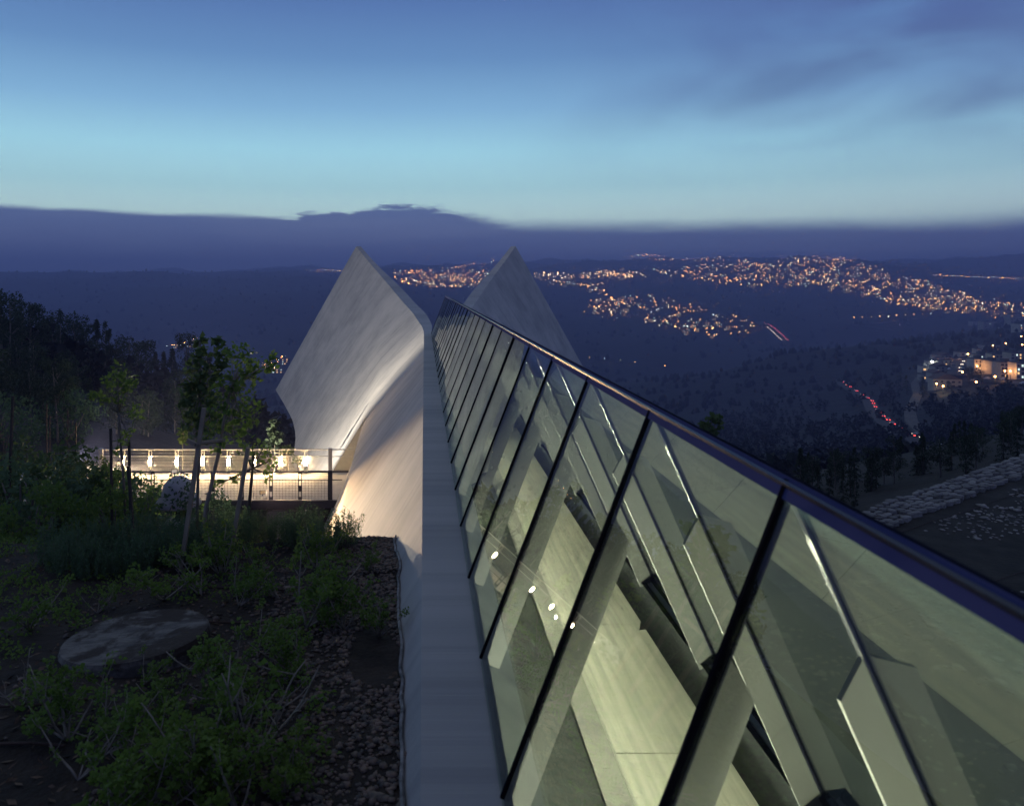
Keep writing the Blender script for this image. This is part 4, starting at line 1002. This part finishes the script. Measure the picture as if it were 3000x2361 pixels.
# wood on the left slope: skyline trees by the place of their tops
sky_t = [(5, 868, 'p'), (28, 872, 'p'), (62, 895, 'p'), (88, 898, 'p'), (108, 960, 'y'), (125, 918, 'p'), (150, 925, 'p'), (177, 912, 'y'), (200, 932, 'p'), (222, 938, 'p'), (245, 955, 'p'), (283, 938, 'c'),
         (308, 946, 'y'), (320, 962, 'c'), (342, 985, 'p'), (375, 1000, 'p'), (400, 1010, 'p'), (425, 1005, 'p'), (455, 1032, 'c'), (480, 1030, 'c'), (505, 1022, 'c'), (552, 985, 'p'), (590, 1040, 'p'), (612, 1045, 'c')]
for i, (u, v, k) in enumerate(sky_t):
    Y = lerp(95, 150, i / 24) + random.uniform(-8, 8); p = P(u, v, Y)
    tree(k, p.x, Y, p.z, {'p': 'dark pine', 'c': 'pointed dark conifer', 'y': 'narrow dark cypress'}[k] + ' on the left slope skyline, ' + ORD[i] + ' tree from the left', 'trees on the wooded left slope skyline', 6)
for i in range(70):
    u = random.uniform(-120, 800); Y = random.uniform(46, 92); vt = lerp(1000, 1150, max(0, u) / 800) + random.uniform(-20, 110)
    p = P(u, vt, Y); k = random.choice('pppcc')
    if p.x > -19.5: continue
    tree(k, p.x, Y, p.z, {'p': 'dark pine inside the wood beyond the bridge', 'c': 'dark conifer inside the wood beyond the bridge'}[k], 'trees inside the wood beyond the bridge')
# conifers behind the stone wall and beside the skylight
rt = [(2345, 1312, 42, 'c', 'broad dark conifer rising behind the glass ridge at right'), (2380, 1330, 46, 'p', 'dark pine just right of the broad conifer behind the ridge'), (2430, 1395, 40, 'c', 'slim dark conifer, between broad conifer and stone wall'), (2470, 1420, 38, 'c', 'short dark conifer close above the ridge cap'),
      (2505, 1440, 36, 'y', 'narrow dark tree standing left of the stone wall end'), (2548, 1395, 41, 'c', 'tall slim conifer behind the near end of the stone wall'), (2590, 1420, 43, 'p', 'rounded dark pine behind the near half of the stone wall'), (2620, 1425, 42, 'p', 'dark pine behind the middle of the stone wall'),
      (2685, 1402, 44, 'c', 'pointed conifer behind the middle of the stone wall'), (2845, 1238, 46, 'c', 'tall black conifer above the far half of the stone wall'), (2815, 1370, 45, 'p', 'broad dark tree at the foot of the tall black conifer'), (2880, 1375, 47, 'p', 'dark tree right of the tall black conifer'), (2940, 1385, 50, 'p', 'dark low tree at the far right end of the stone wall')]
for u, v, Y, k, lab in rt:
    p = P(u, v, Y); tree(k, p.x, Y, p.z, lab, 'trees behind the stone wall', 2)
for i in range(34):
    u = random.uniform(2330, 3010); Y = random.uniform(37, 62); p = P(u, lerp(1440, 1395, (u - 2330) / 680) + random.uniform(-25, 35), Y); k = random.choice('ppcc')
    tree(k, p.x, Y, p.z, {'p': 'low dark pine in the thicket behind the stone wall', 'c': 'low dark conifer in the thicket behind the stone wall'}[k], 'thicket behind the stone wall', 2.5)
sapling('cactus_shrub', [P(2085, 1420, 20), P(2085, 1290, 20), P(2085, 1250, 20)], cl([(2060, 1245, 8), (2085, 1228, 9), (2100, 1225, 8), (2110, 1240, 9), (2075, 1262, 10), (2095, 1262, 10)], 20), 20, 'pale leafed shrub tip showing above the glass ridge', .16, 'cedar', 90, 'bark', .05)

# mass of far woodland: small lumpy trees as one object
def blob_forest(name, spots, label):
    Vs = []; Fs = []; k = 0
    for x, y, h in spots:
        z = z_far(x, y) - .1 * h; w_ = h * rng.uniform(.28, .48); n = 6; a0 = rng.uniform(0, 6)
        ring = []
        for zz, rr in ((.08, .8), (.40, 1.0), (.72, .62)):
            for j in range(n):
                a = a0 + 2 * math.pi * j / n; q = w_ * rr * rng.uniform(.7, 1.25); ring.append((x + math.cos(a) * q, y + math.sin(a) * q, z + h * (zz + rng.uniform(-.08, .08))))
        ring.append((x + rng.uniform(-.1, .1) * h, y, z + h)); b = len(Vs); Vs += ring
        for i in range(2):
            for j in range(n): p = b + i*n + j; q = b + i*n + (j+1) % n; Fs += [(p, q, q + n), (p, q + n, p + n)]
        for j in range(n): Fs.append((b + 2*n + j, b + 2*n + (j+1) % n, b + 3*n))
    return tag(link(name, npmesh(name, Vs, Fs, [M['forest']])), label, 'forest', kind='stuff')
sp = []; lf = []
for _ in range(8200):
    y = math.exp(rng.uniform(math.log(105), math.log(1150))); a = rng.uniform(-.62, .86); x = a * y; u = a * F + PU
    if y < 170 and -.42 < a < .0 and rng.random() < .5: continue
    if 2640 < u and 395 < y < 640: continue
    if y < 130 and abs(a) < .2: continue
    if mnoise.noise((x / 60, y / 60, 1)) < -.28: continue
    h = rng.uniform(2.5, 7.0) * (1 + .4 * (y > 700))
    if y < 620: lf.append((x, y, h))
    else: sp.append((x, y, h))
for _ in range(2600):                                                # hill crests far away
    a = rng.uniform(-.6, .85); y = rng.uniform(1200, 4300); sp.append((a * y, y, rng.uniform(6, 13)))
blob_forest('valley_forest', sp, 'dark woodland covering the far side of the valley')
VV = []; QQ = []; nq = 0
for x, y, h in lf:
    n = 34; zz = rng.uniform(.05, 1, n); rr = h * rng.uniform(.22, .36) * np.sqrt(1.03 - zz ** 1.7) * rng.uniform(.3, 1.1, n); an = rng.uniform(0, 6.28, n)
    C = np.stack([x + np.cos(an) * rr, y + np.sin(an) * rr, z_far(x, y) - .1 + zz * h], 1)
    V, Q = leaves(C, h * .26, .75); VV.append(V); QQ.append(Q + nq); nq += len(V)
tag(link('slope_forest', npmesh('slope_forest', np.concatenate(VV), np.concatenate(QQ), [M['forest']])), 'dark leafy wood on the slopes below the museum', 'forest', kind='stuff')

# ------------------------------------------------------------------ houses, lamps, roads, cars
def block(wd_, dp, h, fl_, cols, lit, kind, seed):
    """small building centred on its base, front to -Y"""
    rs = random.Random(seed); out = {}
    mb = MB().box(-wd_/2, wd_/2, -dp/2, dp/2, -4, h); out['wall'] = (mb, 'stucco')
    rb = MB()
    if kind == 'gable':
        rb.add([(-wd_/2-.4, -dp/2-.5, h), (wd_/2+.4, -dp/2-.5, h), (wd_/2+.4, dp/2+.5, h), (-wd_/2-.4, dp/2+.5, h), (0, -dp/2-.5, h+wd_*.22), (0, dp/2+.5, h+wd_*.22)],
               [(0,4,5,3), (1,2,5,4), (0,1,4), (3,5,2), (0,3,2,1)]); out['roof'] = (rb, 'roof')
    else:
        rb.box(-wd_/2-.15, wd_/2+.15, -dp/2-.15, dp/2+.15, h+.01, h+.55); rb.box(-wd_*.2, wd_*.1, -dp*.2, dp*.25, h+.56, h+2.4); out['roof'] = (rb, 'flatroof')
    wins = []
    for f in range(fl_):
        for c in range(cols):
            x = (c + .5) / cols * wd_ - wd_/2 + rs.uniform(-.2, .2); z = (f + .38) * h / fl_
            wins.append((x, z, .55 if rs.random() < .6 else .9, .65, rs.random() < lit, rs.random() < .3))
    out['wins'] = wins; return out
def place_block(b, loc, rz, label, group, dp, detailed=True):
    e = tag(empty('building' , loc, rz), label, 'building', group)
    b['wall'][0].build('wall', M[b['wall'][1]], e); b['roof'][0].build('roof', M[b['roof'][1]], e)
    for x, z, hw, hh, lit, cool in b['wins']:
        mt = M['lit_cool' if cool else 'lit'] if lit else M['window']
        MB().box(x - hw, x + hw, -dp/2 - .06, -dp/2 + .1, z - hh, z + hh).build('window', mt, e)
    return e
near = [ # u centre, v base, width px, height px, floors, cols, kind, label
    (2782, 1136, 74, 24, 2, 5, 'gable', 'grey gabled house with two bright lamps below it, lowest in the village'),
    (2755, 1112, 40, 18, 2, 3, 'gable', 'gabled house just above the house with two lamps'),
    (2765, 1090, 42, 16, 2, 3, 'gable', 'gabled house in the middle of the terrace row'), (2770, 1072, 40, 15, 2, 3, 'gable', 'gabled house third up in the terrace row'),
    (2772, 1056, 38, 14, 2, 3, 'gable', 'uppermost gabled house of the terrace row'), (2790, 1064, 22, 12, 1, 2, 'flat', 'white lit terrace building beside the car park'),
    (2738, 1082, 18, 22, 2, 1, 'flat', 'narrow house beside the bright white lamp'), (2750, 1054, 16, 12, 2, 1, 'flat', 'small block at the left top of the terrace row'),
    (2718, 1088, 22, 14, 1, 2, 'flat', 'low house left of the bright white lamp'), (2722, 1112, 26, 12, 1, 3, 'flat', 'pale lit garden house at the left edge of the village'),
    (2880, 1096, 44, 42, 4, 4, 'flat', 'pinkish apartment block right of the car park'), (2922, 1094, 40, 34, 3, 4, 'flat', 'corner apartment block at the bend of the street'),
    (2962, 1106, 50, 42, 4, 5, 'flat', 'long apartment block lit in orange above the street'), (3006, 1110, 44, 44, 4, 4, 'flat', 'apartment block at the right edge above the street'),
    (2888, 1060, 52, 20, 2, 5, 'flat', 'apartment block in the upper row behind the pinkish one'), (2938, 1062, 52, 24, 2, 5, 'flat', 'wide apartment block in the upper row'), (2985, 1064, 44, 28, 3, 4, 'flat', 'apartment block at the right of the upper row'),
    (2872, 1044, 12, 20, 2, 1, 'flat', 'tall narrow white stair tower above the village'), (2905, 1022, 48, 10, 1, 4, 'flat', 'long low building at the top of the village'),
    (2842, 1042, 60, 9, 1, 5, 'flat', 'low long building behind the car park')]
VIL = []
for i, (u, v, wp, hp_, fl_, co, kd, lab) in enumerate(near):
    p = hit(u, v, 250) or P(u, v, 480); s = p.y / F; dp = 9.0
    b = block(wp * s, dp, hp_ * s, fl_, co, .38 if kd == 'flat' else .2, kd, i)
    place_block(b, (p.x, p.y + dp / 2, p.z), random.uniform(-.25, .15), lab, 'buildings of the near village', dp); VIL.append(p)
mid = [(2975, 955, 34, 34, 4, 4, 'terraced apartment block high on the right edge'), (2958, 930, 30, 18, 3, 3, 'apartment block above the terraced one at right'), (2996, 972, 22, 22, 3, 2, 'dark apartment block with bright windows at the right edge'), (2900, 962, 44, 18, 2, 3, 'broad house lit in orange left of the terraced apartments'),
       (2862, 955, 30, 10, 1, 3, 'low house beside trees left of the broad house'), (2925, 925, 24, 12, 2, 3, 'block above the broad orange lit house')]
for i, (u, v, wp, hp_, fl_, co, lab) in enumerate(mid):
    p = hit(u, v, 500) or P(u, v, 850); s = p.y / F; b = block(wp * s, 12, hp_ * s, fl_, co, .35, 'flat', 50 + i)
    place_block(b, (p.x, p.y + 6, p.z), random.uniform(-.2, .2), lab, 'apartment blocks on the right hillside', 12)

def lamp_proto(rad, h, mt):
    return mbmesh('pole', MB().tube([(0, 0, -1), (0, 0, h)], .12, 5), M['dark_steel']), npmesh('lantern', IV * rad, IF, [mt])
def street_lamp(loc, rad, h, mt, label, group):
    e = tag(empty('street_lamp', loc), label, 'street lamp', group); pm, lm = mt
    link('pole', pm, e); link('lantern', lm, e, (0, 0, h)); return e
PN = lamp_proto(.55, 6, M['sodium_near']); PW = lamp_proto(.8, 7, M['cool_near'])
vl = [(2836, 1037, 'at the top end of the car park'), (2847, 1072, 'left of a pair below the car park'), (2863, 1073, 'right of a pair below the car park'), (2944, 1087, 'left of two before the long apartment block'), (2960, 1087, 'right of two before the long apartment block'),
      (2909, 1012, 'above the long low building'), (2947, 1006, 'on a tall pole among trees at the top'), (2860, 1119, 'low beside the street trees'), (2915, 1103, 'at the street wall below the corner block'), (2820, 1090, 'beside the terrace row'),
      (2744, 1124, 'left of the pair at the lowest gabled house'), (2763, 1131, 'right of the pair at the lowest gabled house'), (2992, 985, 'near the right edge, upper slope'), (2995, 1010, 'at the right edge above the upper row')]
for k, (u, v, wh) in enumerate(vl):
    p = hit(u, v + 26, 250) or P(u, v, 480); Y = p.y
    le = street_lamp(P(u, v, Y) - Vector((0, 0, 6)), .55, 6, PN, 'orange village street lamp ' + wh, 'village street lamps')
    if k in (0, 1, 2, 3, 4, 5, 8, 10, 11):
        pl_ = bpy.data.lights.new('lamp_light', 'POINT'); pl_.energy = 700 if k in (3, 4) else 1700; pl_.color = (1.0, .52, .22) if k < 10 else (1, .8, .45); pl_.shadow_soft_size = .5
        lo = bpy.data.objects.new('lamp_light', pl_); COL.objects.link(lo); lo.parent = le; lo.location = (0, -1.2, 6)
p = hit(2731, 1085, 250) or P(2731, 1085, 470)
le = street_lamp(P(2731, 1060, p.y) - Vector((0, 0, 7)), .8, 7, PW, 'bright white lamp on the left edge of the village', 'village street lamps')
pl_ = bpy.data.lights.new('lamp_light', 'POINT'); pl_.energy = 3500; pl_.color = (.85, 1, .95); lo = bpy.data.objects.new('lamp_light', pl_); COL.objects.link(lo); lo.parent = le; lo.location = (0, -1.5, 7); pl_.shadow_soft_size = .5
# trees in the village
for k, (u, v, hh, kd) in enumerate(((2840, 1110, 13, 'p'), (2850, 1120, 14, 'p'), (2828, 1100, 10, 'p'), (2838, 1118, 12, 'y'), (2894, 1085, 13, 'p'), (2872, 1128, 13, 'p'), (2640, 1110, 15, 'c'), (2655, 1150, 17, 'c'), (2630, 1130, 12, 'c'), (2705, 1160, 16, 'c'), (2560, 1120, 14, 'c'), (2575, 1105, 14, 'c'), (2700, 1130, 10, 'p'), (2950, 1150, 13, 'c'), (2780, 1150, 9, 'p'), (2960, 1020, 10, 'p'), (2985, 1030, 10, 'p'))):
    p = hit(u, v + 8, 220) or P(u, v, 460)
    tree(kd, p.x, p.y, p.z + hh * .8, {'p': 'dark rounded tree among the village houses and lanes', 'c': 'dark conifer on the slope just below the village', 'y': 'narrow cypress beside the village car park'}[kd], 'trees around the near village', 4)

def road(name, pix, wdt, mt='asphalt', y0=120):
    pts_ = [hit(u, v, y0) for u, v in pix]; pts_ = [p for p in pts_ if p]; fine = []
    for a, b in zip(pts_[:-1], pts_[1:]):
        n = max(2, int((b - a).length / 12)); fine += [a.lerp(b, i / n) for i in range(n)]
    fine.append(pts_[-1]); V = []; 
    for i, p in enumerate(fine):
        d = (fine[min(i+1, len(fine)-1)] - fine[max(i-1, 0)]); d.z = 0; d.normalize(); s = Vector((-d.y, d.x, 0)) * wdt / 2
        zz = max(ground(q.x, q.y) for q in (p, p + s, p - s)) + .35
        for k in (1, -1): q = p + s * k; V.append((q.x, q.y, zz))
    n = len(fine); V += [(x, y, z - 1.5) for x, y, z in V]
    Fq = []
    for i in range(n - 1):
        a = 2 * i; Fq += [(a, a+1, a+3, a+2), (2*n+a, 2*n+a+2, 2*n+a+3, 2*n+a+1), (a, a+2, 2*n+a+2, 2*n+a), (a+1, 2*n+a+1, 2*n+a+3, a+3)]
    o = tag(mesh(name, V, Fq, M[mt]), kind='structure'); return [Vector(((V[2*i][0]+V[2*i+1][0])/2, (V[2*i][1]+V[2*i+1][1])/2, V[2*i][2])) for i in range(n)]
r1 = road('valley_road', [(2462, 1118), (2470, 1132), (2500, 1152), (2545, 1180), (2562, 1215), (2600, 1253), (2640, 1277), (2690, 1302), (2735, 1325), (2780, 1346), (2850, 1362), (2950, 1378)], 8)
r2 = road('village_street', [(2858, 1122), (2900, 1118), (2950, 1122), (3010, 1130)], 9); r3 = road('car_park', [(2836, 1056), (2822, 1070), (2812, 1090), (2815, 1108)], 16)
r4 = road('dirt_track', [(2695, 1110), (2680, 1130), (2688, 1160), (2665, 1210), (2670, 1240), (2700, 1270), (2735, 1310)], 5, 'track')
r5 = road('highway', [(2222, 945), (2245, 955), (2268, 972), (2285, 988), (2302, 1004)], 30, y0=600); r6 = road('hill_road', [(2480, 954), (2560, 962), (2620, 968)], 10, y0=900); r7 = road('hill_road', [(2480, 953), (2560, 948), (2640, 943), (2735, 934)], 10, y0=900)

cbody = mbmesh('body', MB().add([(-.85,-2.1,.35),(.85,-2.1,.35),(.85,2.1,.35),(-.85,2.1,.35),(-.85,-2.1,.85),(.85,-2.1,.85),(.85,2.1,.8),(-.85,2.1,.8)], [(0,3,2,1),(4,5,6,7),(0,1,5,4),(1,2,6,5),(2,3,7,6),(3,0,4,7)])
               .add([(-.8,-1.6,.86),(.8,-1.6,.86),(.8,1.0,.86),(-.8,1.0,.86),(-.62,-1.1,1.42),(.62,-1.1,1.42),(.62,.4,1.42),(-.62,.4,1.42)], [(4,5,6,7),(0,1,5,4),(1,2,6,5),(2,3,7,6),(3,0,4,7)]), M['car'])
cbody.polygons.foreach_set('use_smooth', [False] * len(cbody.polygons))
wheel = mbmesh('wheel', MB().tube([(-.1, 0, 0), (.1, 0, 0)], .34, 8), M['tyre'])
tl_ = mbmesh('tail_light', MB().box(-.28, .28, -.04, .04, -.14, .14), M['tail']); hl_ = mbmesh('head_light', MB().box(-.28, .28, -.04, .04, -.14, .14), M['head'])
def car(loc, ang, label, group, lights=True, sc=1.0):
    e = tag(empty('car', loc, ang), label, 'car', group); e.scale = (sc,) * 3
    link('body', cbody, e)
    for x in (-.75, .75):
        for y in (-1.35, 1.35): link('wheel', wheel, e, (x, y, .34))
        if lights: link('tail_light', tl_, e, (x * .8, -2.12, .7)); link('head_light', hl_, e, (x * .8, 2.12, .65))
    return e
def along(path, s0, s1, n, off, rev, label, group, sc=1.0):
    seg = [0]
    for a, b in zip(path[:-1], path[1:]): seg.append(seg[-1] + (b - a).length)
    for k in range(n):
        t_ = lerp(s0, s1, (k + .5 + random.uniform(-.25, .25)) / n) * seg[-1]; i = min(len(path) - 2, int(np.searchsorted(seg, t_) - 1)); i = max(i, 0)
        d = (path[i+1] - path[i]); p = path[i].lerp(path[i+1], (t_ - seg[i]) / max(seg[i+1] - seg[i], 1e-3)); a = math.atan2(d.y, d.x) - math.pi / 2 + (math.pi if rev else 0)
        sd_ = Vector((-d.y, d.x, 0)).normalized() * off; car(p + sd_ + Vector((0, 0, .02)), a, label, group, True, sc)
along(r1, .02, .97, 20, 1.8, True, 'car with red tail lights on the winding valley road', 'cars driving on the valley road')
along(r5, .05, .98, 26, 6, True, 'car with red tail lights on the far highway', 'red lit cars on the far highway', 1.3)
along(r5, .25, .98, 18, -7, False, 'car with white headlights on the far highway', 'white lit cars on the far highway', 1.3)
along(r3, .1, .9, 4, 0, False, 'car with red tail lights driving through the village car park', 'cars driving in the village')
for k in range(7):
    i = min(len(r3) - 1, int(k / 7 * len(r3))); car(r3[i] + Vector((-5.5 if k % 2 else 5, k * .8, .02)), 1.3 + .2 * k, 'unlit parked car at the side of the village car park', 'parked village cars', False)
for k in range(4):
    i = min(len(r2) - 1, int((k + .5) / 4 * len(r2))); car(r2[i] + Vector((0, 2.5, .02)), 1.6, 'unlit parked car along the village street', 'parked street cars', False)

# far town: lamps and houses on the hills
def poly_pts(poly, n, dens=None):
    us = [p[0] for p in poly]; vs_ = [p[1] for p in poly]; out = []
    while len(out) < n:
        u = rng.uniform(min(us), max(us)); v = rng.uniform(min(vs_), max(vs_)); ins = False; j = len(poly) - 1
        for i in range(len(poly)):
            if (poly[i][1] > v) != (poly[j][1] > v) and u < (poly[j][0] - poly[i][0]) * (v - poly[i][1]) / (poly[j][1] - poly[i][1]) + poly[i][0]: ins = not ins
            j = i
        if ins and mnoise.noise((u / 40, v / 16, 2)) > -.25 + .4 * rng.random() - .2: out.append((u, v))
    return out
def line_pts(pl, n, j=1.5):
    L = [0]
    for a, b in zip(pl[:-1], pl[1:]): L.append(L[-1] + math.hypot(b[0]-a[0], b[1]-a[1]))
    out = []
    for k in range(n):
        t_ = (k + .5) / n * L[-1]; i = max(0, min(len(pl) - 2, int(np.searchsorted(L, t_) - 1))); f = (t_ - L[i]) / (L[i+1] - L[i])
        out.append((lerp(pl[i][0], pl[i+1][0], f) + rng.normal(0, j), lerp(pl[i][1], pl[i+1][1], f) + rng.normal(0, j * .6)))
    return out
town = [('left town', poly_pts([(1150, 800), (1250, 790), (1430, 800), (1440, 830), (1400, 852), (1230, 850), (1160, 830)], 270)),
        ('bright centre', poly_pts([(1560, 806), (1740, 806), (1760, 798), (1880, 806), (1900, 822), (1700, 826), (1560, 822)], 120)), ('bright centre', poly_pts([(1755, 802), (1850, 804), (1850, 820), (1760, 818)], 45)),
        ('descending streets', line_pts([(1600, 828), (1680, 840), (1760, 860), (1800, 895), (1850, 905)], 46, 4)), ('descending streets', line_pts([(1700, 845), (1770, 843)], 14, 3)),
        ('valley village', poly_pts([(1700, 905), (1760, 880), (1900, 870), (2000, 890), (2090, 920), (2200, 950), (2240, 985), (2080, 1000), (1960, 975), (1850, 950), (1710, 940)], 230)),
        ('main town', poly_pts([(1905, 800), (2150, 775), (2300, 762), (2450, 755), (2560, 788), (2680, 820), (2800, 860), (2960, 900), (2985, 925), (2800, 925), (2620, 905), (2520, 870), (2300, 848), (2180, 850), (2000, 825)], 980)),
        ('far ridge', poly_pts([(1820, 760), (1900, 750), (1990, 750), (2100, 756), (2200, 768), (2180, 776), (1960, 770)], 85)), ('far ridge', line_pts([(1310, 795), (1400, 778), (1450, 772)], 20, 2)),
        ('far right strand', line_pts([(2732, 815), (2800, 817), (2900, 822), (3000, 826)], 38, 1.2)), ('hill road', line_pts([(2490, 944), (2560, 941), (2640, 938), (2740, 930)], 10, .6)),
        ('left ridge', line_pts([(880, 797), (940, 797), (1000, 800)], 18, 1.5)), ('near valley strip', line_pts([(1705, 1063), (1755, 1066), (1805, 1070), (1860, 1078), (1970, 1092)], 6, 1.0)),
        ('left valley', line_pts([(490, 1030), (520, 1024), (580, 1004)], 16, 2.5)), ('left valley', line_pts([(765, 1075), (800, 1095), (830, 1060), (780, 1085)], 16, 4)), ('right hillside', poly_pts([(2700, 905), (3000, 900), (3000, 948), (2860, 945), (2720, 925)], 40))]
FS = lamp_proto(1.0, 8, M['sodium']); FW = lamp_proto(1.0, 8, M['warm']); FC = lamp_proto(1.0, 8, M['cool'])
allp = []
for nm, lst in town:
    for u, v in lst:
        p = hit(u, v, 420)
        if p is None: p = P(u, v, 3000)
        allp.append((nm, u, v, p))
hs = []
for kd in range(4):
    b = block(9 + 3 * kd, 9, 6 + 2.5 * (kd % 2), 2 + kd % 2, 3 + kd % 2, .5, 'flat', 200 + kd)
    mb = MB(); mb.v = list(b['wall'][0].v); mb.f = list(b['wall'][0].f); nm_ = len(mb.f); mb.add(b['roof'][0].v, b['roof'][0].f); n2_ = len(mb.f); idx = [0] * nm_ + [1] * (n2_ - nm_)
    for x, z, hw, hh, lit, cool in b['wins']:
        k0 = len(mb.f); mb.box(x - hw, x + hw, -4.56, -4.4, z - hh, z + hh); idx += [(3 if cool else 2) if lit else 4] * 6
    me = bpy.data.meshes.new('town_house'); me.from_pydata(mb.v, [], mb.f)
    for nm in ('town_wall', 'flatroof', 'lit', 'lit_cool', 'window'): me.materials.append(M[nm])
    me.polygons.foreach_set('material_index', idx); me.update(); hs.append(me)
order = sorted(range(len(allp)), key=lambda i: allp[i][3].y)
big = set(order[:40]) | set(random.sample(order[40:], 250))
sV = {'sodium': [], 'warm': [], 'cool': []}
for i, (nm, u, v, p) in enumerate(allp):
    q = rng.random(); kd = 'sodium' if q < .62 else ('warm' if q < .80 else 'cool')
    if nm == 'bright centre' and q > .4: kd = 'warm'
    rad = rng.uniform(.22, .78) * (1.6 if rng.random() < .10 else 1) * min(1.25, max(.34, p.y / 2400)); hgt = 8 * min(1, p.y / 1500) + 2
    if i in big:
        e = tag(empty('street_lamp', p), {'sodium': 'tiny orange street lamp in the ', 'warm': 'tiny pale yellow street lamp in the ', 'cool': 'tiny greenish white lamp in the '}[kd] + nm + ' beyond the valley', 'street lamp', nm + ' ' + kd + ' lamps')
        pm, lm = {'sodium': FS, 'warm': FW, 'cool': FC}[kd]; link('pole', pm, e, None, None, (1, 1, hgt / 8)); link('lantern', lm, e, (0, 0, hgt), None, rad)
    else: sV[kd].append((p + Vector((0, 0, hgt)), rad))
for kd, lst in sV.items():
    V = np.concatenate([IV * r_ + np.array(p) for p, r_ in lst]); Fq = np.concatenate([IF + 12 * k for k in range(len(lst))])
    tag(link('town_lights', npmesh('town_lights', V, Fq, [M[kd]])), {'sodium': 'countless orange lights scattered over the far town', 'warm': 'countless pale yellow lights scattered over the far town', 'cool': 'countless greenish white lights scattered over the far town'}[kd], 'town lights', kind='stuff')
hsel = random.sample([i for i in range(len(allp)) if allp[i][0] not in ('hill road', 'near valley strip', 'far right strand')], 280)
for i in hsel:
    nm, u, v, p = allp[i]; q = p + Vector((random.uniform(-14, 14), random.uniform(5, 16), 0)); z = ground(q.x, q.y)
    o = link('town_house', random.choice(hs), None, (q.x, q.y, z), random.uniform(-.5, .5), random.uniform(.8, 1.3)); tag(o, 'small flat roofed house in the ' + nm + ' beyond the valley', 'house', nm + ' houses')
